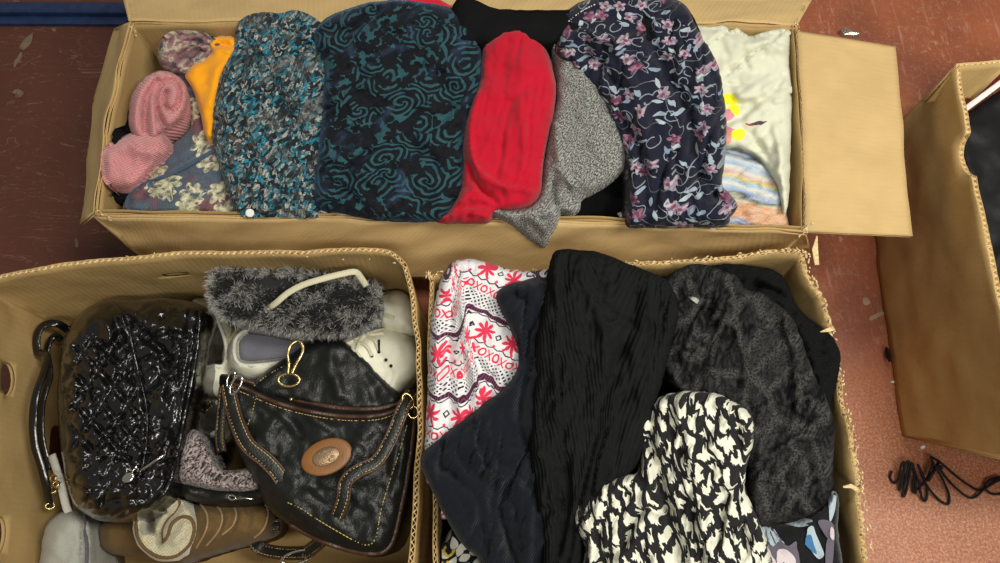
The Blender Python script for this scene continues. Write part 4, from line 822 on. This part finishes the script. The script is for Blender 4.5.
low_shoe('slip_on_shoe', 'white slip-on shoe with a thick pale collar under the fur boot', [(222, 356), (232, 332), (255, 320), (300, 318), (345, 322), (365, 340), (352, 362), (310, 376), (262, 384), (232, 380)], [(234, 348), (240, 334), (262, 326), (310, 324), (345, 332), (348, 345), (310, 356), (268, 364), (240, 364)], .135)
# sneakers
def sneaker(label, out, z, laces, toe, parent_loc):
    T = thing('sneaker', label, 'shoe', parent_loc)
    c = np.mean(out, 0); up = [tuple(c+(np.array(p)-c)*.94) for p in out]
    cloth('sole', out, M['rubber'], z=z-.03, puff=.016, ew=5, drop=.04, parent=T, wr=(0, 30, 0), rough=.001, step=3)
    u = cloth('shoe_upper', up, M['whiteshoe'], z=z-.02, puff=.045, ew=20, drop=.02, parent=T, wr=(.0008, 22, .6), rough=.002, step=2.6, folds=[(toe, -.004, 1.6, 'f')])
    mb = MB()
    for pl in laces: mb.strap(on(u, cr(pl, 5), .002), .0042, .0016)
    mb.build('lace', M['lace'], T); return T, u
sneaker('white sneaker under the fur boot beside the right wall of the shoe box', [(372, 300), (386, 291), (402, 289), (413, 298), (419, 314), (420, 334), (405, 340), (385, 336), (372, 322)], .135, [[(374, 312), (384, 314), (394, 318)]], [(380, 296), (378, 312), (382, 330)], P(398, 315, .03))
T, u = sneaker('white lace-up sneaker with cream laces and toe against the right wall of the shoe box', [(328, 352), (338, 336), (356, 328), (382, 326), (405, 330), (418, 342), (423, 360), (418, 378), (408, 392), (396, 402), (380, 400), (362, 385), (340, 370)], .15, [[(345, 346), (356, 352), (363, 362)], [(352, 340), (366, 346), (372, 356)], [(361, 334), (374, 340), (379, 351)], [(346, 344), (365, 336), (384, 333)], [(366, 333), (390, 329), (412, 332), (420, 338)], [(356, 352), (360, 340), (366, 334)]], [(378, 352), (384, 362), (392, 374), (386, 392)], P(380, 365, .03))
mb = MB(); mb.tube(on(u, [(379, 340), (379, 346), (379, 352)], .004), .0014, 6); mb.build('lace_tip', M['plastic'], T)
mb = MB()
for x, y in ((363, 362), (372, 356), (379, 352), (391, 366), (386, 360)): mb.disc(on(u, [(x, y)], .001)[0], .0022, .0022, .001, seg=10)
mb.build('eyelet', M['plastic'], T)
# fur cuff boot
T = thing('fur_boot', 'grey rabbit-fur topped boot with a cream drawstring lying at the back of the shoe box', 'boot', P(300, 300, .08))
def furex(X, Y, d):
    q = ((X-272)/34)**2+((Y-283)/8.5)**2; return -.022*np.exp(-q**2)
Sf = cloth('cuff', [(212, 292), (211, 278), (218, 269), (232, 267), (255, 270), (285, 271), (315, 275), (340, 279), (362, 281), (376, 288), (382, 300), (380, 316), (368, 328), (350, 334), (325, 336), (300, 334), (278, 330), (255, 325), (235, 322), (220, 314), (212, 304)], M['furbase'], z=.175, puff=.035, ew=20, drop=.08, parent=T, extra=furex, wr=(0, 30, 0), rough=.004, step=3,
    folds=[([(262, 308), (290, 292), (320, 282)], -.010, 4), ([(225, 300), (240, 306), (262, 308)], -.005, 4)])
rs = np.random.RandomState(5); Vh = []; Fh = []; Ch = []; nh = 15000
X = rs.uniform(208, 386, nh*2); Y = rs.uniform(264, 338, nh*2); m_ = inside(X, Y, Sf.O); X, Y = X[m_][:nh], Y[m_][:nh]
hole = ((X-274)/33)**2+((Y-283)/7.5)**2; keep = (hole > 1); X, Y = X[keep], Y[keep]
Z = Sf.h(X, Y); e_ = 1.; dzx = Sf.h(X+e_, Y)-Sf.h(X-e_, Y); dzy = Sf.h(X, Y+e_)-Sf.h(X, Y-e_)
root = at(X, Y, Z); cl = fbm(X, Y, 13, 91, 3); cl2 = fbm(X, Y, 11, 92, 3); D0, _, _ = segdist(X, Y, Sf.O, True)
nx = -dzx*25+cl*.75+rs.normal(0, .28, len(X)); ny = dzy*25+cl2*.75+rs.normal(0, .28, len(X))-.15
bandv = np.clip(.5+.5*np.sin(X*.085+Y*.19+2.6*fbm(X, Y, 40, 93, 2)), 0, 1)
for i in range(len(X)):
    d = Vector((nx[i], ny[i], .75)).normalized(); ln = rs.uniform(.008, .016); r = Vector(root[i]); s_ = d.cross(Vector((0, 0, 1))); s_ = s_.normalized() if s_.length > 1e-4 else Vector((1, 0, 0)); s_ = s_*.00036
    p1 = r+d*ln*.5; d2 = (d+Vector((cl[i]*.5, cl2[i]*.5-.15, -.35))).normalized(); p2 = p1+d2*ln*.5; n0 = len(Vh)
    Vh += [r-s_, r+s_, p1+s_*.9, p1-s_*.9, p2]; Fh += [(n0, n0+1, n0+2, n0+3), (n0+3, n0+2, n0+4)]
    edge = D0[i] < 6; b = bandv[i]; tip = (.75 if (rs.rand() < .03+.65*(b > .72)+.25*(cl[i] > .45) or edge) else .025)*rs.uniform(.5, 1.1); mid = .012+(.16*rs.rand() if tip > .2 else 0)*b+(.18 if edge else 0)
    for q in (.008, .008, mid, mid, tip): Ch.append((q, q*.99, q*.95, 1))
fo = mk('fur', Vh, Fh, M['fur'], T, col=Ch, recalc=False, smooth=False); fo['kind'] = 'stuff'
mb = MB(); dp = cr([(264, 312, .205), (276, 303, .222), (288, 293, .229), (303, 285, .232), (322, 279, .232), (342, 274, .230), (355, 272, .226), (361, 278, .216), (366, 286, .205)], 6)
mb.strap([P(x, y, z) for x, y, z in dp], .0085, .003); mb.build('drawstring', M['lace'], T)

# tweed-lined slipper
T = thing('slipper', 'black zipped slipper with grey tweed lining between the handbags', 'slipper', P(225, 485, .05))
bd = cloth('shoe_body', [(176, 484), (186, 478), (210, 484), (240, 486), (262, 480), (273, 484), (272, 496), (262, 504), (240, 507), (215, 506), (195, 502), (181, 496)], M['leather'], z=.12, puff=.03, ew=10, drop=.06, parent=T, wr=(.001, 20, 0), step=2.8)
tw = cloth('lining', [(176, 478), (174, 466), (179, 448), (185, 434), (193, 429), (200, 434), (207, 446), (213, 460), (219, 469), (235, 470), (252, 467), (264, 470), (271, 479), (269, 488), (256, 491), (236, 492), (216, 491), (198, 488), (184, 485)], M['tweed'], z=.14, puff=.028, ew=9, drop=.04, parent=T, wr=(0, 20, 0), step=2.6, folds=[([(196, 440), (206, 460), (220, 475), (262, 478)], -.008, 4), ([(184, 450), (190, 475), (215, 484)], .005, 5)])
mb = MB(); mb.tube([P(x, y, .155) for x, y in cr([(228, 497), (232, 500), (236, 498), (232, 495)], 4, True)], .0012, 6, True); mb.tube([P(x, y, .155) for x, y in ((236, 499), (245, 498), (254, 499))], .0012, 6); mb.build('zip_pull', M['chrome'], T)

# quilted patent bag
T = thing('handbag', 'black quilted patent handbag with a strap at the left of the shoe box', 'handbag', P(130, 410, .02))
seam = [(117, 303), (128, 320), (132, 345), (139, 375), (146, 405), (147, 435), (143, 465), (138, 478)]
def quilt(X, Y, d):
    D, Tt, Sd = segdist(X, Y, cr(seam, 4)); q = (Sd > 0)&(D > 3)
    left = (X < np.interp(Y, [303, 320, 345, 375, 405, 435, 465, 520], [117, 128, 132, 139, 146, 147, 143, 125]))&(Y > 335+.2*(120-X))&(Y < 462)
    a = .62; U = (X*math.cos(a)+Y*math.sin(a)*.9)/21; W = (X*math.cos(a)*1.0-Y*math.sin(a)*1.25)/21
    g = np.minimum(np.abs(np.abs(np.mod(U, 1)-.5)-.5), np.abs(np.abs(np.mod(W, 1)-.5)-.5))
    puff_ = -.0085*np.exp(-(g/.17)**2)-.002*np.exp(-(g/.05)**2); w_ = np.clip(D/6, 0, 1)*np.clip(d/12, 0, 1)
    return np.where(left, puff_*w_, 0)
bag = cloth('body', [(57, 400), (59, 368), (63, 340), (74, 320), (92, 305), (112, 299), (135, 300), (160, 298), (185, 300), (202, 306), (207, 320), (204, 350), (199, 380), (193, 410), (187, 440), (182, 470), (174, 495), (158, 511), (136, 519), (112, 522), (92, 518), (75, 505), (66, 480), (60, 440)], M['patent'], z=.155, puff=.045, ew=20, drop=.14, parent=T, extra=quilt, sharp=.8, wr=(.0015, 34, .3), rough=.005, step=2.1, crs=(.007, 44, .9, 2.2),
    folds=[(seam, -.006, 3), ([(128, 305), (150, 325), (185, 330), (195, 345)], .007, 6), ([(135, 330), (160, 350), (172, 385)], -.007, 5), ([(168, 320), (178, 350), (165, 385), (150, 395)], .007, 5), ([(150, 345), (165, 372), (160, 400)], .005, 4), ([(190, 310), (186, 360), (176, 420), (166, 480)], -.005, 3), ([(92, 310), (105, 325), (112, 345)], .007, 5), ([(105, 302), (120, 330), (118, 350)], -.006, 4), ([(140, 420), (150, 445), (170, 450)], .004, 5), ([(80, 470), (110, 490), (150, 490)], .005, 7), ([(90, 505), (120, 500), (150, 500)], -.004, 4), ([(185, 380), (172, 430), (150, 460)], .005, 5)])
mb = MB(); mb.tube(on(bag, cr([(200, 312), (197, 350), (191, 385), (184, 420), (177, 455), (169, 485), (158, 500)], 6), .001), .0028, 8); mb.tube(on(bag, cr(seam, 5), .0005), .0016, 6); mb.build('piping', M['patent'], T)
sl = cr([(70, 332, .10), (58, 324, .12), (44, 325, .125), (37, 336, .125), (38, 352, .12), (47, 356, .13), (44, 372, .14), (36, 395, .15), (33, 420, .15), (35, 445, .14), (41, 465, .13), (46, 485, .12), (50, 508, .10)], 6)
mb = MB(); mb.strap([P(x, y, z) for x, y, z in sl], .011, .003); mb.build('strap', M['patent'], T)
mb = MB(); sl2 = cr([(62, 340, .09), (54, 336, .10), (47, 350, .10), (50, 375, .10), (42, 405, .105), (42, 440, .10), (50, 470, .09)], 6); mb.strap([P(x, y, z) for x, y, z in sl2], .009, .003); mb.build('strap', M['patent'], T)
mb = MB()
for i, (x, y, z) in enumerate(((53, 478, .115), (56, 484, .115), (53, 490, .112), (50, 506, .105))):
    c = P(x, y, z); mb.tube([c+Vector((.0048*math.cos(a), .0036*math.sin(a), .002*math.cos(a+i))) for a in np.linspace(0, 6.283, 14)[:-1]], .0013, 6, True)
mb.build('chain_link', M['gold'], T)
zp = on(bag, [(164, 455), (155, 461), (145, 468), (136, 475)], .005)
mb = MB(); mb.tube(zp, [.0016, .0018, .0018, .0022], 8); mb.disc(on(bag, [(129, 478)], .003)[0], .0075, .0055, .003, ang=.6); mb.tube(on(bag, [(137, 466), (133, 471), (130, 477)], .005), .0013, 6); mb.build('zip_pull', M['chrome'], T)

# leather shoulder bag
T = thing('shoulder_bag', 'black leather shoulder bag with brown trim and a round tan badge', 'handbag', P(325, 460, .02))
bk = cloth('top_panel', [(250, 388), (262, 374), (285, 358), (306, 345), (322, 340), (338, 340), (352, 346), (366, 358), (380, 374), (394, 388), (402, 402), (380, 412), (340, 412), (300, 404), (262, 398)], M['leather'], z=.165, puff=.022, ew=10, drop=.06, parent=T, wr=(.002, 30, .6), rough=.004, step=3, folds=[([(325, 342), (332, 370), (340, 400)], .006, 8), ([(360, 356), (370, 380), (372, 400)], -.004, 6)])
mb = MB(); stitches(mb, on(bk, cr([(254, 386), (266, 376), (280, 368), (290, 362)], 6), .001), .0006); mb.build('stitching', M['stitch'], T)
fr = cloth('body', [(219, 378), (228, 374), (242, 376), (265, 388), (300, 398), (340, 404), (380, 404), (404, 396), (414, 388), (419, 400), (418, 430), (415, 462), (409, 495), (402, 525), (393, 548), (378, 557), (355, 554), (325, 545), (298, 530), (276, 516), (262, 498), (248, 470), (235, 445), (224, 412)], M['leather'], z=.155, puff=.048, ew=26, drop=.12, parent=T, wr=(.0015, 40, .4), rough=.005, step=2.8,
    folds=[([(262, 395), (275, 410), (295, 425), (300, 440)], -.006, 6), ([(290, 405), (270, 425), (255, 445)], .004, 6), ([(375, 415), (362, 440), (345, 470), (350, 500)], .005, 7), ([(300, 480), (340, 500), (372, 515)], -.004, 8), ([(400, 410), (396, 450), (385, 500)], -.005, 5), ([(300, 405), (318, 422), (330, 430)], .005, 6)])
mb = MB()
mb.tube(on(fr, cr([(232, 377), (250, 382), (275, 393), (305, 402), (340, 408), (375, 409), (400, 403)], 6), .003), .0033, 8); mb.tube(on(fr, cr([(228, 382), (246, 389), (272, 401), (303, 410), (340, 416), (375, 416), (398, 410)], 6), .001), .0028, 8)
mb.tube(on(fr, cr([(415, 400), (412, 440), (406, 480), (398, 520), (390, 545), (376, 553), (350, 550), (318, 539), (290, 524)], 6), -.001), .0035, 8); mb.build('trim', M['brown'], T)
mb = MB(); stitches(mb, on(fr, cr([(229, 387), (246, 394), (272, 405), (303, 414), (340, 420), (375, 420), (396, 414)], 6), .001), .0006)
stitches(mb, on(fr, cr([(257, 392), (253, 410), (247, 428), (245, 444)], 6), .001), .0006)
stitches(mb, on(fr, cr([(407, 425), (400, 450), (390, 480), (381, 510), (376, 537), (368, 545), (355, 541), (335, 530), (315, 518), (300, 508), (286, 502)], 6), .001), .0007); mb.build('stitching', M['stitch'], T)
c = on(fr, [(327, 457)], .006)[0]; mb = MB(); mb.disc(c, .030, .0205, .004, nrm=(.05, 0, 1), ang=.35); bdg = mb.build('badge', M['tan'], T)
mb = MB(); mb.disc(c+Vector((0, 0, .003)), .016, .0105, .003, nrm=(.05, 0, 1), ang=.35, dome=.002)
for i in range(7):
    a = i*.9; mb.disc(c+Vector((.008*math.cos(a), .005*math.sin(a), .006)), .003, .002, .0015, ang=a, seg=8)
mb.build('medallion', plain('pewter_relief', (.33, .22, .13), .4, .5, .6, bst=.6), bdg)
def strap_on(pts, wd, th, name='strap', mat='leather', edge=True):
    A = cr(pts, 6); L = [P(x, y, z) for x, y, z in A]; mb = MB(); mb.strap(L, wd, th); o = mb.build(name, M[mat], T)
    if edge:
        for sgn in (-1, 1):
            q = []
            for i, p in enumerate(L):
                t_ = (L[min(i+1, len(L)-1)]-L[max(i-1, 0)]).normalized(); s_ = t_.cross(Vector((0, 0, 1))); s_ = s_.normalized() if s_.length > 1e-4 else Vector((1, 0, 0)); q.append(p+s_*wd*.34*sgn+Vector((0, 0, th*.55)))
            mb = MB(); stitches(mb, q, .0006); mb.build('stitching', M['stitch'], o)
            mb = MB(); mb.tube([p+(q_-p)*1.42-Vector((0, 0, th*.55)) for p, q_ in zip(L, q)], th*.55, 6); mb.build('edge', M['brown'], o)
    return o
strap_on([(413, 392, .20), (404, 406, .214), (397, 424, .217), (388, 444, .219), (376, 462, .219), (358, 471, .222), (346, 482, .222), (343, 500, .215), (335, 520, .20), (322, 540, .165), (306, 553, .135)], .014, .003)
strap_on([(304, 553, .10), (282, 553, .08), (262, 549, .07), (254, 540, .08), (262, 528, .09), (280, 525, .09)], .014, .003)
strap_on([(228, 384, .20), (232, 405, .20), (238, 425, .205), (248, 445, .208), (266, 460, .205), (280, 476, .20), (289, 494, .19), (285, 508, .16)], .016, .003)
strap_on([(224, 388, .17), (222, 410, .16), (220, 435, .15), (222, 452, .14)], .010, .003)
strap_on([(212, 404, .12), (202, 412, .11), (192, 422, .10), (180, 432, .09)], .010, .003)
mb = MB()
def ring3(cx, cy, z, rx, ry, r, ang=0., tilt=.3, n=20):
    c = P(cx, cy, z); return [c+Vector((rx*math.cos(a)*math.cos(ang)-ry*math.sin(a)*math.sin(ang), rx*math.cos(a)*math.sin(ang)+ry*math.sin(a)*math.cos(ang), tilt*ry*math.sin(a))) for a in np.linspace(0, 6.283, n+1)[:-1]]
mb.tube(ring3(236, 385, .215, .0055, .012, 0, -.5), .0016, 7, True); mb.tube(ring3(231, 379, .21, .004, .010, 0, -.3), .0014, 7, True)
mb.build('strap_ring', M['chrome'], T)
mb = MB(); mb.tube(ring3(298, 557, .135, .020, .007, 0, .25), .0018, 7, True); mb.build('buckle', M['chrome'], T)
mb = MB(); mb.tube(ring3(289, 380, .205, .013, .0075, 0, 0), .0019, 8, True)
mb.tube([P(x, y, z) for x, y, z in cr([(288, 374, .212), (289, 364, .215), (288, 354, .215), (291, 345, .215), (298, 341, .215), (303, 346, .215), (302, 354, .215), (297, 363, .215), (292, 374, .212)], 5)], .0021, 8)
mb.tube(on(fr, [(292, 385), (292, 393), (291, 400)], .006), .0028, 7); mb.build('clasp', M['gold'], T)
mb = MB(); mb.tube(ring3(408, 401, .21, .006, .009, 0, .5), .0015, 7, True); mb.tube(ring3(413, 412, .2, .006, .007, 0, .2), .0013, 7, True); mb.build('strap_ring', M['gold'], T)

CUR[0] = None
# ================================================================ on the floor
T = thing('cable', 'thin black cable bundled in loops on the red floor, lower right', 'cable', P(940, 485, 0))
cb_ = [(892, 471, .006), (890, 477, .004), (894, 483, .004), (899, 478, .012), (901, 466, .022), (904, 463, .026), (903, 480, .012), (899, 490, .006), (902, 480, .014), (906, 464, .026), (909, 463, .026), (905, 482, .012), (903, 496, .005), (906, 492, .006), (909, 476, .018), (912, 463, .028), (914, 474, .018), (913, 490, .006), (916, 492, .006), (915, 478, .014), (912, 466, .026), (918, 480, .018), (922, 498, .006), (926, 500, .005), (927, 488, .010), (922, 473, .02), (918, 465, .026), (926, 484, .014), (938, 499, .005), (948, 504, .004), (949, 495, .007), (944, 482, .018), (938, 471, .026), (933, 465, .026), (926, 480, .016), (918, 489, .006), (924, 482, .010), (934, 470, .020), (932, 460, .022), (931, 457, .022), (940, 462, .018), (955, 475, .012), (970, 486, .008), (980, 490, .006), (992, 484, .010), (1005, 478, .010), (1015, 482, .006), (1005, 492, .004), (993, 494, .004), (985, 488, .006), (988, 481, .010), (1000, 477, .010), (992, 483, .012), (982, 491, .010), (975, 497, .006), (968, 497, .006), (955, 487, .010), (945, 476, .016), (938, 466, .020)]
mb = MB(); mb.tube([P(x, y, max(z*.8, .003)) for x, y, z in cr(cb_, 7)], .0017, 7); mb.build('cord', M['plastic'], T)
mb = MB(); mb.disc(P(937, 468, .018), .006, .004, .006); mb.tube([P(928, 481, .02), P(939, 462, .02)], .0022, 6); mb.build('cable_tie', M['plastic'], T)
# bits of debris
rs = random.Random(9)
def flake(px, py, rx, ry, label, mat='debris', ang=0., h=.002):
    mb = MB(); c = P(px, py, 0); n = 11; V = []; 
    for zz, q in ((0, 1), (h, .85)):
        for i in range(n):
            a = 6.283*i/n; r = 1+rs.uniform(-.25, .25); x = rx*r*q*math.cos(a); y = ry*r*q*math.sin(a); V.append(c+Vector((x*math.cos(ang)-y*math.sin(ang), x*math.sin(ang)+y*math.cos(ang), zz*(1+rs.uniform(-.3, .3)))))
    V.append(c+Vector((0, 0, h*1.15))); F = [(i, (i+1) % n, n+(i+1) % n, n+i) for i in range(n)]+[(n+i, n+(i+1) % n, 2*n) for i in range(n)]+[tuple(range(n))]
    mb.addm(V, F); tag(mb.build('debris', M[mat], smooth=False), label, 'debris')
flake(27, 42, .008, .020, 'pale dry scrap below the blue beam, the upper longer one', ang=-.35); flake(18, 60, .004, .016, 'thin curved pale scrap on the dark floor near the left edge', ang=-.2)
flake(19, 94, .008, .007, 'round pale pebble on the dark floor at the left', h=.006); flake(77, 243, .003, .010, 'tiny pale splinter on the floor between the two left boxes', ang=.3, h=.0015)
flake(54, 30, .004, .003, 'small pale crumb right of the long scrap under the blue beam', h=.002)
flake(849, 36, .020, .006, 'crumpled shiny foil wrapper behind the wide right flap of the long box', 'silver', -.15, .01)
flake(866, 301, .006, .007, 'dull grey spot of dried paint on the red floor right of the clothes box', 'paint_spot', 0, .0006)
flake(876, 316, .014, .004, 'pale oblong paint smear on the red floor by the tall box', 'paint_spot', .4, .0006)
flake(922, 447, .003, .0025, 'white crumb on the floor below the tall box', 'white_trim', 0, .003); flake(892, 382, .0025, .002, 'white crumb at the foot of the tall box panel', 'white_trim', 0, .003)
